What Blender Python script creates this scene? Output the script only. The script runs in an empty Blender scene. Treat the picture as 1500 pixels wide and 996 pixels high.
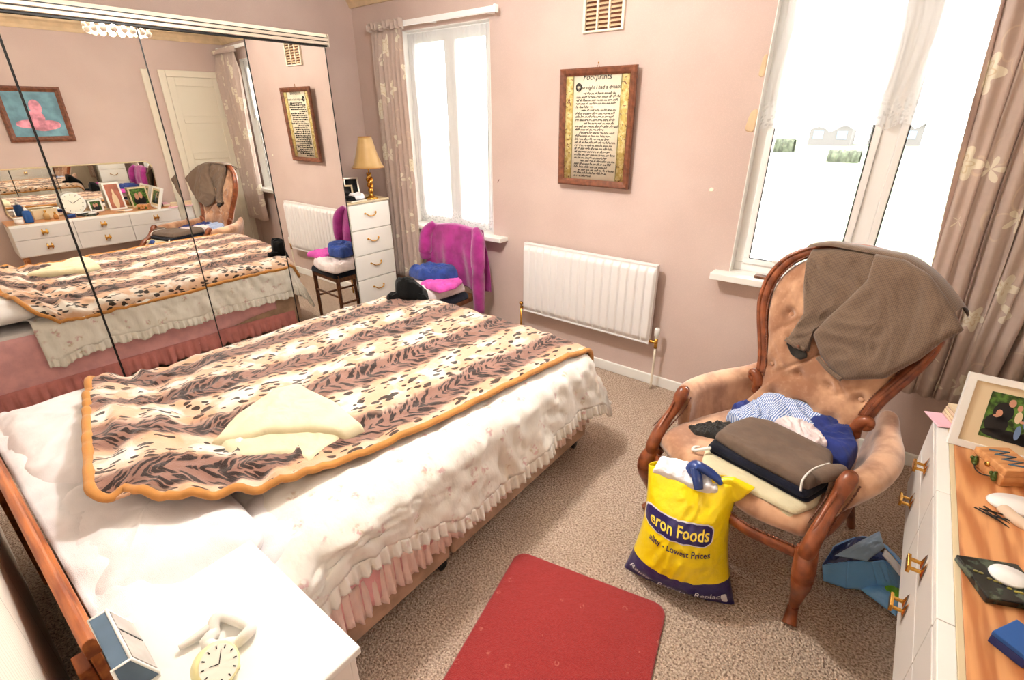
import bpy, math, random
from mathutils import Vector, Matrix, noise
R = random.Random(7)
PI = math.pi

# ---------------------------------------------------------------- camera
FPX = 726.517
YAW, PITCH, ROLL = -0.6632, -0.4247, -0.0043
CAM = Vector((3.333, 0.0, 1.729))
def cam_axes():
    f = Vector((math.sin(YAW)*math.cos(PITCH), math.cos(YAW)*math.cos(PITCH), math.sin(PITCH)))
    r = f.cross(Vector((0, 0, 1))).normalized(); u = r.cross(f)
    c, s = math.cos(ROLL), math.sin(ROLL)
    return c*r + s*u, -s*r + c*u, f
r_, u_, f_ = cam_axes()
cd = bpy.data.cameras.new('camera'); cam = bpy.data.objects.new('camera', cd)
bpy.context.scene.collection.objects.link(cam)
cd.sensor_width = 36; cd.lens = FPX/1500*36; cd.clip_start = 0.01; cd.clip_end = 400
m = Matrix((r_, u_, -f_)).transposed().to_4x4(); m.translation = CAM
cam.matrix_world = m
bpy.context.scene.camera = cam

# ---------------------------------------------------------------- light
SKY = 6.5          # overcast sky seen and entering through the windows
LAMP = 50         # ceiling light, watts
EXPO = 1.3
sc = bpy.context.scene
sc.view_settings.view_transform = 'Standard'; sc.view_settings.look = 'None'
sc.view_settings.gamma = 1; sc.view_settings.exposure = EXPO
sc.view_settings.use_curve_mapping = False
w = bpy.data.worlds.new('sky'); sc.world = w; w.use_nodes = True
bg = w.node_tree.nodes['Background']; bg.inputs[0].default_value = (1, .985, .965, 1); bg.inputs[1].default_value = SKY
LAMP_POS = (1.75, 1.50, 2.40)
def light(name, kind, loc, energy, rot=(0, 0, 0), **kw):
    d = bpy.data.lights.new(name, kind); o = bpy.data.objects.new(name, d)
    sc.collection.objects.link(o); o.location = loc; o.rotation_euler = rot; d.energy = energy
    for k, v in kw.items(): setattr(d, k, v)
    return o
light('window_portal', 'AREA', (.35, 3.26, 1.6), 1, (PI/2, 0, PI), shape='RECTANGLE', size=.9, size_y=1.5).data.cycles.is_portal = True
light('window_portal', 'AREA', (3.1, 3.26, 1.65), 1, (PI/2, 0, PI), shape='RECTANGLE', size=1.1, size_y=1.6).data.cycles.is_portal = True
light('ceiling_bulb', 'POINT', LAMP_POS, LAMP, color=(1, .975, .945), shadow_soft_size=.07)
sc.cycles.max_bounces = 10; sc.cycles.diffuse_bounces = 5; sc.cycles.glossy_bounces = 6
sc.cycles.sample_clamp_indirect = 8

# ---------------------------------------------------------------- helpers
COL = sc.collection
def lin(c):
    return tuple((x/12.92 if x <= .04045 else ((x+.055)/1.055)**2.4) for x in c)
class NT:
    """tiny node helper"""
    def __init__(s, name):
        s.m = bpy.data.materials.new(name); s.m.use_nodes = True
        s.t = s.m.node_tree; s.b = s.t.nodes['Principled BSDF']; s.out = s.t.nodes['Material Output']
    def n(s, t, **kw):
        x = s.t.nodes.new('ShaderNode'+t)
        for k, v in kw.items(): setattr(x, k, v)
        return x
    def l(s, a, b): s.t.links.new(a, b)
    def setv(s, sock, v):
        if hasattr(v, 'is_linked') or hasattr(v, 'links'): s.l(v, sock)
        else: sock.default_value = v
    def math(s, op, a, b=None, c=None, clamp=False):
        x = s.n('Math', operation=op, use_clamp=clamp); s.setv(x.inputs[0], a)
        if b is not None: s.setv(x.inputs[1], b)
        if c is not None: s.setv(x.inputs[2], c)
        return x.outputs[0]
    def mix(s, f, a, b):
        x = s.n('Mix', data_type='RGBA'); s.setv(x.inputs[0], f)
        for k, v in ((6, a), (7, b)):
            if isinstance(v, tuple): v = (*lin(v[:3]), 1)
            s.setv(x.inputs[k], v)
        return x.outputs[2]
    def coord(s, which='Object'):
        return s.n('TexCoord').outputs[which]
    def xyz(s, v):
        x = s.n('SeparateXYZ'); s.l(v, x.inputs[0]); return x.outputs
    def vec(s, a, b, c=0.0):
        x = s.n('CombineXYZ')
        for i, v in enumerate((a, b, c)): s.setv(x.inputs[i], v)
        return x.outputs[0]
    def scale(s, v, k):
        x = s.n('VectorMath', operation='MULTIPLY'); s.l(v, x.inputs[0]); x.inputs[1].default_value = k if isinstance(k, tuple) else (k, k, k)
        return x.outputs[0]
    def noise(s, v, sc_, det=2, out=0):
        x = s.n('TexNoise'); s.l(v, x.inputs['Vector']); x.inputs['Scale'].default_value = sc_; x.inputs['Detail'].default_value = det
        return x.outputs[out]
    def vor(s, v, sc_=1, out='Distance', rnd=1):
        x = s.n('TexVoronoi'); s.l(v, x.inputs['Vector']); x.inputs['Scale'].default_value = sc_; x.inputs['Randomness'].default_value = rnd
        return x.outputs[out]
    def step(s, x, lo, hi):
        r = s.n('MapRange', interpolation_type='SMOOTHSTEP'); s.l(x, r.inputs[0])
        r.inputs[1].default_value = lo; r.inputs[2].default_value = hi
        return r.outputs[0]
    def bump(s, h, strength=.3, dist=.01):
        b = s.n('Bump'); b.inputs['Strength'].default_value = strength; b.inputs['Distance'].default_value = dist
        s.l(h, b.inputs['Height']); s.l(b.outputs[0], s.b.inputs['Normal'])
    def col(s, v):
        if isinstance(v, tuple): v = (*lin(v[:3]), 1)
        s.setv(s.b.inputs['Base Color'], v)
    def p(s, **kw):
        for k, v in kw.items():
            s.b.inputs[{'rough': 'Roughness', 'metal': 'Metallic', 'spec': 'Specular IOR Level', 'sheen': 'Sheen Weight', 'trans': 'Transmission Weight', 'alpha': 'Alpha', 'coat': 'Coat Weight'}[k]].default_value = v
        return s
def plain(name, c, rough=.6, metal=0, bump=0, bs=60, var=.0, spec=.4):
    t = NT(name); t.p(rough=rough, metal=metal, spec=spec)
    v = t.coord()
    if var:
        n = t.noise(v, bs*.2, 3); a = tuple(max(0, x*(1-var)) for x in c); b = tuple(min(1, x*(1+var)) for x in c)
        t.col(t.mix(t.step(n, .3, .7), a, b))
    else: t.col(c)
    if bump: t.bump(t.noise(v, bs, 3), bump, .004)
    return t.m
def fabric(name, c, var=.05, rough=.9, weave=500, sheen=.15, fold=0):
    t = NT(name); t.p(rough=rough, spec=.15, sheen=sheen); v = t.coord()
    n = t.noise(v, 14, 4)
    a = tuple(max(0, x*(1-var)) for x in c); b = tuple(min(1, x*(1+var)) for x in c)
    t.col(t.mix(t.step(n, .3, .7), a, b))
    h = t.math('ADD', t.math('MULTIPLY', t.noise(v, weave, 1), .25), t.math('MULTIPLY', t.math('ABSOLUTE', t.math('SUBTRACT', t.noise(t.scale(v, (1, 1.8, 1)), 13, 3), .5)), -2.2*fold))
    t.bump(h, .5, .004+.012*fold)
    return t.m

# ---- materials
M = {}
def mk_wall():
    t = NT('pink_wallpaper'); t.p(rough=.75, spec=.2); v = t.coord()
    n1 = t.noise(v, 3, 3); n2 = t.noise(v, 220, 2)
    c = t.mix(t.step(n1, .3, .75), (.785, .70, .665), (.81, .73, .695))
    c = t.mix(t.math('MULTIPLY', t.step(n2, .45, .75), .25), c, (.9, .80, .76))
    t.col(c); t.bump(n2, .25, .002); return t.m
M['wall'] = mk_wall()
def mk_carpet():
    t = NT('carpet'); t.p(rough=1, spec=.05); v = t.coord()
    a = t.noise(v, 120, 4); b = t.vor(v, 150); d = t.noise(v, 4, 3)
    c = t.mix(t.step(a, .38, .62), (.54, .445, .385), (.87, .79, .71))
    c = t.mix(t.math('MULTIPLY', t.step(b, .25, .6), .5), c, (.80, .71, .635))
    c = t.mix(t.math('MULTIPLY', t.step(d, .4, .7), .18), c, (.62, .53, .46))
    t.col(c); t.bump(t.math('ADD', a, b), .9, .008); return t.m
M['carpet'] = mk_carpet()
M['white'] = plain('white_gloss_paint', (.93, .925, .905), .35, bump=.05, bs=30)
M['upvc'] = plain('white_frame', (.965, .965, .96), .3)
M['ceiling'] = plain('ceiling_paint', (.93, .915, .88), .9)
M['cream_paint'] = plain('cream_paint', (.91, .87, .79), .5, var=.02)
M['coving'] = plain('coving_cream', (.84, .74, .6), .7, var=.04)
M['rad'] = plain('radiator_enamel', (.90, .885, .875), .35)
M['brass'] = plain('brass', (.82, .62, .30), .25, 1, bump=.1, bs=90)
M['gold'] = plain('gold_lamp', (.86, .64, .30), .22, 1, bump=.15, bs=60)
M['chrome'] = plain('chrome_track', (.84, .79, .73), .4, .5)
M['black_line'] = plain('black_edge', (.06, .055, .05), .4)
M['mirror'] = plain('mirror_silver', (.955, .95, .93), 0.0, 1)
M['black'] = fabric('black_plush', (.018, .018, .02), .3, sheen=.1, fold=.6)
def wood(name, c1, c2, sc_=6, axis=(1, 8, 8), rough=.35, bump=.05, wave=.12):
    t = NT(name); t.p(rough=rough, spec=.5); v = t.scale(t.coord(), axis)
    n = t.noise(v, sc_, 5); wv = t.n('TexWave', wave_type='BANDS', bands_direction='DIAGONAL')
    t.l(v, wv.inputs['Vector']); wv.inputs['Scale'].default_value = sc_*.25; wv.inputs['Distortion'].default_value = 9; wv.inputs['Detail'].default_value = 3
    f = t.math('ADD', t.math('MULTIPLY', n, 1-wave), t.math('MULTIPLY', wv.outputs[1], wave))
    t.col(t.mix(t.step(f, .25, .75), c1, c2)); t.bump(n, bump, .002); return t.m
M['mahogany'] = wood('mahogany', (.40, .19, .10), (.60, .33, .19), 8, (3, 3, 3), .3)
M['pine_red'] = wood('orange_pine', (.50, .24, .11), (.76, .44, .23), 7, (1, 7, 7), .4)
M['oak_top'] = wood('dresser_wood', (.70, .43, .24), (.86, .62, .41), 6, (8, 1, 8), .4, wave=.4)
M['box_wood'] = wood('box_wood', (.72, .46, .26), (.87, .64, .42), 10, (7, 2, 5), .45)
M['frame_wood'] = wood('frame_wood', (.36, .20, .13), (.52, .31, .21), 10, (4, 4, 4), .4)
M['chair_wood'] = wood('brown_chair_wood', (.30, .17, .09), (.48, .29, .16), 10, (4, 4, 2), .45)
def mk_panel():
    t = NT('white_woodgrain'); t.p(rough=.5); v = t.coord()
    vs = t.scale(v, (7, 1, .8)); n = t.noise(vs, 4, 5)
    wv = t.n('TexWave', wave_type='RINGS', rings_direction='Y'); t.l(t.scale(v, (2.6, 1, .35)), wv.inputs['Vector'])
    wv.inputs['Scale'].default_value = 5; wv.inputs['Distortion'].default_value = 6; wv.inputs['Detail'].default_value = 3
    c = t.mix(t.math('MULTIPLY', t.step(wv.outputs[1], .8, 1), .5), (.93, .90, .85), (.76, .70, .62))
    x = t.xyz(v)[0]; s = t.math('PINGPONG', t.math('ADD', x, .02), .26)
    c = t.mix(t.step(s, .004, .0), c, (.3, .27, .24))
    t.col(c); t.bump(n, .1, .002); return t.m
M['panel'] = mk_panel()
M['velvet'] = None
def mk_velvet():
    t = NT('tan_velvet'); t.p(rough=.8, spec=.15, sheen=.6); v = t.coord()
    n = t.noise(t.scale(v, (1, 1, .6)), 9, 5); n2 = t.noise(v, 45, 3)
    c = t.mix(t.step(n, .35, .68), (.60, .42, .31), (.82, .645, .51))
    c = t.mix(t.math('MULTIPLY', t.step(n2, .5, .8), .25), c, (.88, .72, .60))
    t.col(c); t.bump(n2, .15, .004); return t.m
M['velvet'] = mk_velvet()
def mk_blanket():
    t = NT('animal_print_fleece'); t.p(rough=.95, spec=.1, sheen=.3)
    uv = t.coord('UV'); x, y, _ = t.xyz(uv)
    wob = t.math('MULTIPLY', t.math('SUBTRACT', t.noise(uv, 4, 4), .5), .17)
    P = .36
    a = t.math('ADD', t.math('ADD', x, wob), .08)
    s = t.math('PINGPONG', a, P/2)                     # 0 at band centre .. P/2
    brown = t.step(s, .094, .060)
    tan = t.math('MULTIPLY', t.step(t.noise(uv, 8, 3), .43, .56), .9)
    base = t.mix(tan, (.87, .83, .785), (.80, .64, .52))
    edge = t.step(t.math('ABSOLUTE', t.math('SUBTRACT', s, .094)), .05, .01)
    base = t.mix(t.math('MULTIPLY', edge, .6), base, (.80, .60, .46))
    bn = t.mix(t.noise(uv, 12, 3), (.44, .31, .27), (.63, .475, .415))
    # herringbone lashes in the brown bands
    hb = t.vec(t.math('MULTIPLY', s, 22), t.math('MULTIPLY', t.math('ADD', t.math('SUBTRACT', y, t.math('MULTIPLY', s, .9)), t.math('MULTIPLY', t.noise(uv, 12, 2), .05)), 56), 0)
    hd = t.vor(hb, 1, rnd=1)
    lash = t.math('MULTIPLY', t.step(hd, .56, .44), brown)
    # spots on the cream
    w2 = t.n('VectorMath', operation='ADD'); t.l(uv, w2.inputs[0])
    t.l(t.scale(t.noise(uv, 16, 1, 1), .02), w2.inputs[1])
    sp = t.vor(t.scale(w2.outputs[0], (40, 19, 1)), 1, rnd=1)
    sizev = t.math('MULTIPLY', t.step(t.noise(uv, 20, 1), .35, .65), .20)
    spot = t.math('MULTIPLY', t.math('LESS_THAN', sp, t.math('ADD', sizev, .25)), t.math('SUBTRACT', 1, brown))
    c = t.mix(brown, base, bn)
    c = t.mix(t.math('MULTIPLY', t.math('MAXIMUM', lash, spot), .92), c, (.09, .06, .055))
    t.col(c)
    t.bump(t.math('ADD', t.noise(uv, 300, 2), t.math('MULTIPLY', t.noise(uv, 18, 3), 2)), .5, .006)
    return t.m
M['blanket'] = mk_blanket()
M['trim'] = fabric('orange_blanket_binding', (.72, .50, .27), .06, fold=.2)
def mk_duvet():
    t = NT('white_floral_duvet'); t.p(rough=.85, spec=.2, sheen=.1); v = t.coord()
    d = t.vor(v, 16); n = t.noise(v, 10, 2); m2 = t.noise(v, 60, 3)
    sp = t.math('MULTIPLY', t.math('MULTIPLY', t.step(d, .42, .2), t.step(n, .42, .55)), t.step(m2, .42, .6))
    c = t.mix(t.math('MULTIPLY', sp, .8), (.885, .865, .83), t.mix(t.step(t.noise(v, 30, 1), .45, .55), (.74, .66, .55), (.78, .60, .60)))
    t.col(c); t.bump(t.noise(t.scale(v, (1, 1, .5)), 16, 4), .35, .02); return t.m
M['duvet'] = mk_duvet()
M['linen'] = fabric('white_linen', (.88, .86, .86), .02, fold=.35)
M['pinkcloth'] = fabric('pink_sheet', (.90, .68, .69), .04, fold=.6)
M['frill'] = fabric('pale_pink_frill', (.94, .84, .80), .03, fold=.3)
M['rosefrill'] = fabric('rose_frill', (.80, .52, .50), .05, fold=.3)
M['divan'] = fabric('tan_divan_fabric', (.69, .57, .48), .08)
M['cream'] = fabric('cream_towelling', (.83, .79, .66), .03, fold=.5)
M['gold_shade'] = None
def mk_shade():
    t = NT('gold_silk_shade'); t.p(rough=.4, spec=.5, sheen=.3); v = t.coord()
    t.col(t.mix(t.step(t.noise(v, 6, 2), .3, .7), (.78, .63, .38), (.88, .75, .52)))
    tr = t.n('BsdfTranslucent'); tr.inputs[0].default_value = (*lin((.9, .75, .5)), 1)
    mx = t.n('MixShader'); mx.inputs[0].default_value = .25; t.l(t.b.outputs[0], mx.inputs[1]); t.l(tr.outputs[0], mx.inputs[2]); t.l(mx.outputs[0], t.out.inputs[0])
    return t.m
M['gold_shade'] = mk_shade()
def mk_curtain():
    t = NT('taupe_floral_curtain'); t.p(rough=.8, spec=.2, sheen=.2)
    uv = t.coord('UV')
    wp = t.n('VectorMath', operation='ADD'); t.l(uv, wp.inputs[0]); t.l(t.scale(t.noise(uv, 6, 1, 1), .05), wp.inputs[1])
    u2 = wp.outputs[0]
    # big petalled blooms: angular modulation about voronoi cell centres
    vo = t.n('TexVoronoi'); t.l(u2, vo.inputs['Vector']); vo.inputs['Scale'].default_value = 5.2; vo.inputs['Randomness'].default_value = .8
    sb = t.n('VectorMath', operation='SUBTRACT'); t.l(t.scale(u2, 5.2), sb.inputs[0]); t.l(t.scale(vo.outputs['Position'], 5.2) if vo.outputs['Position'] else u2, sb.inputs[1])
    xx, yy, _ = t.xyz(sb.outputs[0])
    ang = t.math('ARCTAN2', yy, xx)
    rad = t.math('MULTIPLY_ADD', t.math('COSINE', t.math('MULTIPLY', ang, 5)), .08, .30)
    d = vo.outputs['Distance']
    bloom = t.math('LESS_THAN', d, rad)
    sel = t.xyz(vo.outputs['Color'])[0]
    bloom = t.math('MULTIPLY', bloom, t.math('GREATER_THAN', sel, .12))
    vein = t.step(t.math('ABSOLUTE', t.math('SUBTRACT', d, t.math('MULTIPLY', rad, .55))), .0, .03)
    # outline leaves
    v2 = t.n('TexVoronoi'); t.l(t.scale(u2, (1, .6, 1)), v2.inputs['Vector']); v2.inputs['Scale'].default_value = 9
    ring = t.step(t.math('ABSOLUTE', t.math('SUBTRACT', v2.outputs['Distance'], .33)), .028, .012)
    ring = t.math('MULTIPLY', ring, t.step(t.noise(uv, 5, 1), .42, .5))
    base = t.mix(t.noise(uv, 40, 2), (.80, .72, .675), (.845, .77, .725))
    c = t.mix(t.math('MULTIPLY', ring, .8), base, (.88, .81, .74))
    pet = t.mix(vein, (.88, .82, .70), (.96, .93, .86))
    c = t.mix(t.math('MULTIPLY', bloom, .9), c, pet)
    t.col(c)
    tr = t.n('BsdfTranslucent'); t.l(c, tr.inputs[0])
    mx = t.n('MixShader'); mx.inputs[0].default_value = .25; t.l(t.b.outputs[0], mx.inputs[1]); t.l(tr.outputs[0], mx.inputs[2]); t.l(mx.outputs[0], t.out.inputs[0])
    return t.m
M['curtain'] = mk_curtain()
def mk_net():
    t = NT('net_lace'); uv = t.coord('UV')
    dif = t.n('BsdfDiffuse'); dif.inputs[0].default_value = (.9, .9, .9, 1)
    tr = t.n('BsdfTranslucent'); tr.inputs[0].default_value = (.95, .95, .95, 1)
    m1 = t.n('MixShader'); m1.inputs[0].default_value = .8; t.l(dif.outputs[0], m1.inputs[1]); t.l(tr.outputs[0], m1.inputs[2])
    tp = t.n('BsdfTransparent'); m2 = t.n('MixShader')
    x, y, _ = t.xyz(uv)
    lace = t.math('MULTIPLY', t.step(y, .16, .04), t.step(t.vor(uv, 60), .32, .5))
    f = t.math('MULTIPLY_ADD', lace, .25, .65)
    t.setv(m2.inputs[0], f); t.l(tp.outputs[0], m2.inputs[1]); t.l(m1.outputs[0], m2.inputs[2]); t.l(m2.outputs[0], t.out.inputs[0])
    return t.m
M['net'] = mk_net()
def mk_glass(name='window_glass'):
    t = NT(name); tp = t.n('BsdfTransparent'); gl = t.n('BsdfGlossy'); gl.inputs['Roughness'].default_value = .0
    fr = t.n('Fresnel'); fr.inputs[0].default_value = 1.3
    mx = t.n('MixShader'); t.l(fr.outputs[0], mx.inputs[0]); t.l(tp.outputs[0], mx.inputs[1]); t.l(gl.outputs[0], mx.inputs[2]); t.l(mx.outputs[0], t.out.inputs[0])
    return t.m
M['glass'] = mk_glass()
def mk_rug():
    t = NT('red_rug'); t.p(rough=1, spec=.05, sheen=.3); v = t.coord()
    vo = t.vor(t.scale(v, (13, 13, 0)), 1, rnd=.35)
    dot = t.math('MULTIPLY', t.step(t.math('ABSOLUTE', t.math('SUBTRACT', vo, .10)), .05, .02), t.step(t.noise(v, 150, 1), .4, .6))
    c = t.mix(t.noise(v, 130, 3), (.55, .155, .16), (.70, .25, .245))
    t.col(t.mix(t.math('MULTIPLY', dot, .6), c, (.80, .50, .42))); t.bump(t.noise(v, 350, 2), .7, .006); return t.m
M['rug'] = mk_rug()
def mk_tweed():
    t = NT('brown_check_tweed'); t.p(rough=.95, spec=.1, sheen=.2); uv = t.coord('UV')
    x, y, _ = t.xyz(uv)
    a = t.step(t.math('PINGPONG', x, .003), .0021, .0029); b = t.step(t.math('PINGPONG', y, .003), .0021, .0029)
    g = t.math('MULTIPLY', t.math('MAXIMUM', a, b), .45)
    c = t.mix(t.noise(uv, 12, 3), (.37, .305, .26), (.45, .38, .325))
    t.col(t.mix(g, c, (.62, .52, .43))); t.bump(t.noise(uv, 200, 2), .3, .002); return t.m
M['tweed'] = mk_tweed()
def stripes(name, c1, c2, per, axis=0, th=.5):
    t = NT(name); t.p(rough=.9, spec=.15); v = t.coord()
    wob = t.math('MULTIPLY', t.noise(v, 8, 2), .05)
    a = t.math('PINGPONG', t.math('ADD', t.xyz(v)[axis], wob), per)
    t.col(t.mix(t.step(a, per*(th-.15), per*(th+.15)), c1, c2)); t.bump(t.noise(v, 24, 3), .5, .012); return t.m
M['striped'] = stripes('blue_white_stripe', (.83, .87, .93), (.40, .50, .72), .0042, 0)
M['royal'] = fabric('royal_blue_cotton', (.17, .22, .48), .12, fold=.8)
M['navy'] = fabric('navy_cotton', (.075, .085, .14), .15, fold=.5)
M['taupe'] = fabric('taupe_jersey', (.43, .36, .31), .06, fold=.6)
M['darkgrey'] = fabric('dark_grey_knit', (.19, .175, .16), .2, fold=1)
M['whitecord'] = fabric('white_cord', (.9, .88, .85), .04)
M['purple'] = fabric('magenta_fleece', (.60, .17, .48), .1, sheen=.5, fold=.5)
M['magenta'] = fabric('bright_pink_cotton', (.83, .33, .68), .08, fold=.6)
M['denimblue'] = fabric('mid_blue_cotton', (.19, .28, .55), .15, fold=1)
M['whitecotton'] = fabric('white_pink_cotton', (.93, .87, .87), .05, fold=1)
def mk_plastic(name, c, rough=.28, cr=.8):
    t = NT(name); t.p(rough=rough, spec=.6); v = t.coord(); t.col(c); t.bump(t.noise(v, 11, 4), cr*.5, .03); return t.m
M['bagyellow'] = mk_plastic('yellow_plastic', (.985, .87, .05))
M['bagnavy'] = mk_plastic('navy_plastic', (.19, .15, .40))
M['bagwhite'] = mk_plastic('white_plastic', (.93, .92, .93))
M['bagblue'] = mk_plastic('sky_blue_plastic', (.48, .75, 1.0))
M['bagpale'] = mk_plastic('pale_blue_plastic', (.66, .80, .93))
M['baggreen'] = mk_plastic('green_plastic', (.45, .75, .15))
M['bagdark'] = mk_plastic('dark_blue_plastic', (.13, .24, .5))
M['yelltext'] = plain('yellow_print', (.99, .88, .35), .4)
M['navytext'] = plain('navy_print', (.20, .16, .36), .4)
M['whitetext'] = plain('white_print', (.93, .92, .95), .4)
M['paper'] = plain('cream_paper', (.91, .87, .78), .8, var=.02)
M['ink'] = plain('black_ink', (.12, .1, .09), .8)
def mk_border():
    t = NT('gold_leaf_border'); t.p(rough=.8); v = t.coord()
    a = t.noise(v, 45, 4); b = t.noise(v, 70, 2); d = t.vor(v, 38)
    c = t.mix(t.step(a, .4, .6), (.85, .79, .56), (.74, .64, .36))
    c = t.mix(t.step(b, .62, .68), c, (.45, .28, .18)); c = t.mix(t.step(d, .14, .09), c, (.16, .25, .17))
    t.col(c); return t.m
M['border'] = mk_border()
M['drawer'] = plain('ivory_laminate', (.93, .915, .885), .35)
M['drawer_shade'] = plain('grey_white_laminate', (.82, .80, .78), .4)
M['cream_wood'] = plain('cream_edge', (.83, .76, .62), .5)
M['greyblue'] = plain('grey_blue_plastic', (.34, .42, .50), .4, var=.05)
M['dullglass'] = plain('grey_glass', (.70, .66, .63), .15, var=.08)
M['lightplastic'] = plain('cream_plastic', (.93, .90, .68), .4)
M['clockface'] = plain('clock_face', (.93, .92, .86), .5)
M['darkplastic'] = plain('dark_plastic', (.1, .1, .11), .4)
M['bluebox'] = plain('blue_card', (.13, .33, .60), .5)
M['bluebox2'] = plain('dark_blue_card', (.15, .20, .42), .5)
M['pinkpaper'] = plain('pink_paper', (.93, .74, .80), .7)
M['beigecard'] = plain('beige_card', (.86, .76, .66), .7)
def mk_marble():
    t = NT('black_green_marble'); t.p(rough=.15, spec=.6); v = t.coord(); n = t.noise(v, 30, 5)
    t.col(t.mix(t.step(n, .5, .62), (.09, .10, .10), (.30, .34, .28))); return t.m
M['marble'] = mk_marble()
M['goldpaint'] = plain('gold_green_paint', (.55, .50, .22), .4, var=.3)
M['porcelain'] = plain('white_porcelain', (.95, .94, .93), .2)
M['greenbrass'] = plain('green_metal', (.28, .34, .12), .35, .3)
M['bluepaint'] = plain('blue_ink_lettering', (.30, .42, .50), .6)
M['door'] = plain('door_paint', (.90, .87, .80), .45)
M['grass'] = plain('meadow_grass', (.30, .34, .255), .95, var=.05, bs=2)
M['hedge'] = plain('hedge_green', (.22, .24, .185), .95, bump=.8, bs=10, var=.25)
M['render'] = plain('house_render', (.34, .33, .32), .9)
M['roof'] = plain('roof_tile', (.27, .26, .25), .9)
M['glassbead'] = plain('bead_glass', (.9, .84, .78), .1)
M['photo_tan'] = plain('beige_mount', (.88, .80, .66), .8)
M['photo_green'] = plain('foliage_photo', (.25, .36, .14), .4, var=.5, bs=300)
M['photo_dark'] = plain('dark_clothes_photo', (.09, .09, .10), .4)
M['photo_skin'] = plain('skin_photo', (.80, .58, .48), .4)
M['photo_blue'] = plain('blue_clothes_photo', (.42, .52, .68), .4)
M['photo_warm'] = plain('warm_photo', (.68, .42, .34), .4, var=.1)
M['teal'] = plain('teal_paint', (.42, .58, .64), .6, var=.1)
M['pinkpaint'] = plain('pink_paint', (.83, .55, .62), .6, var=.2)

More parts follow.
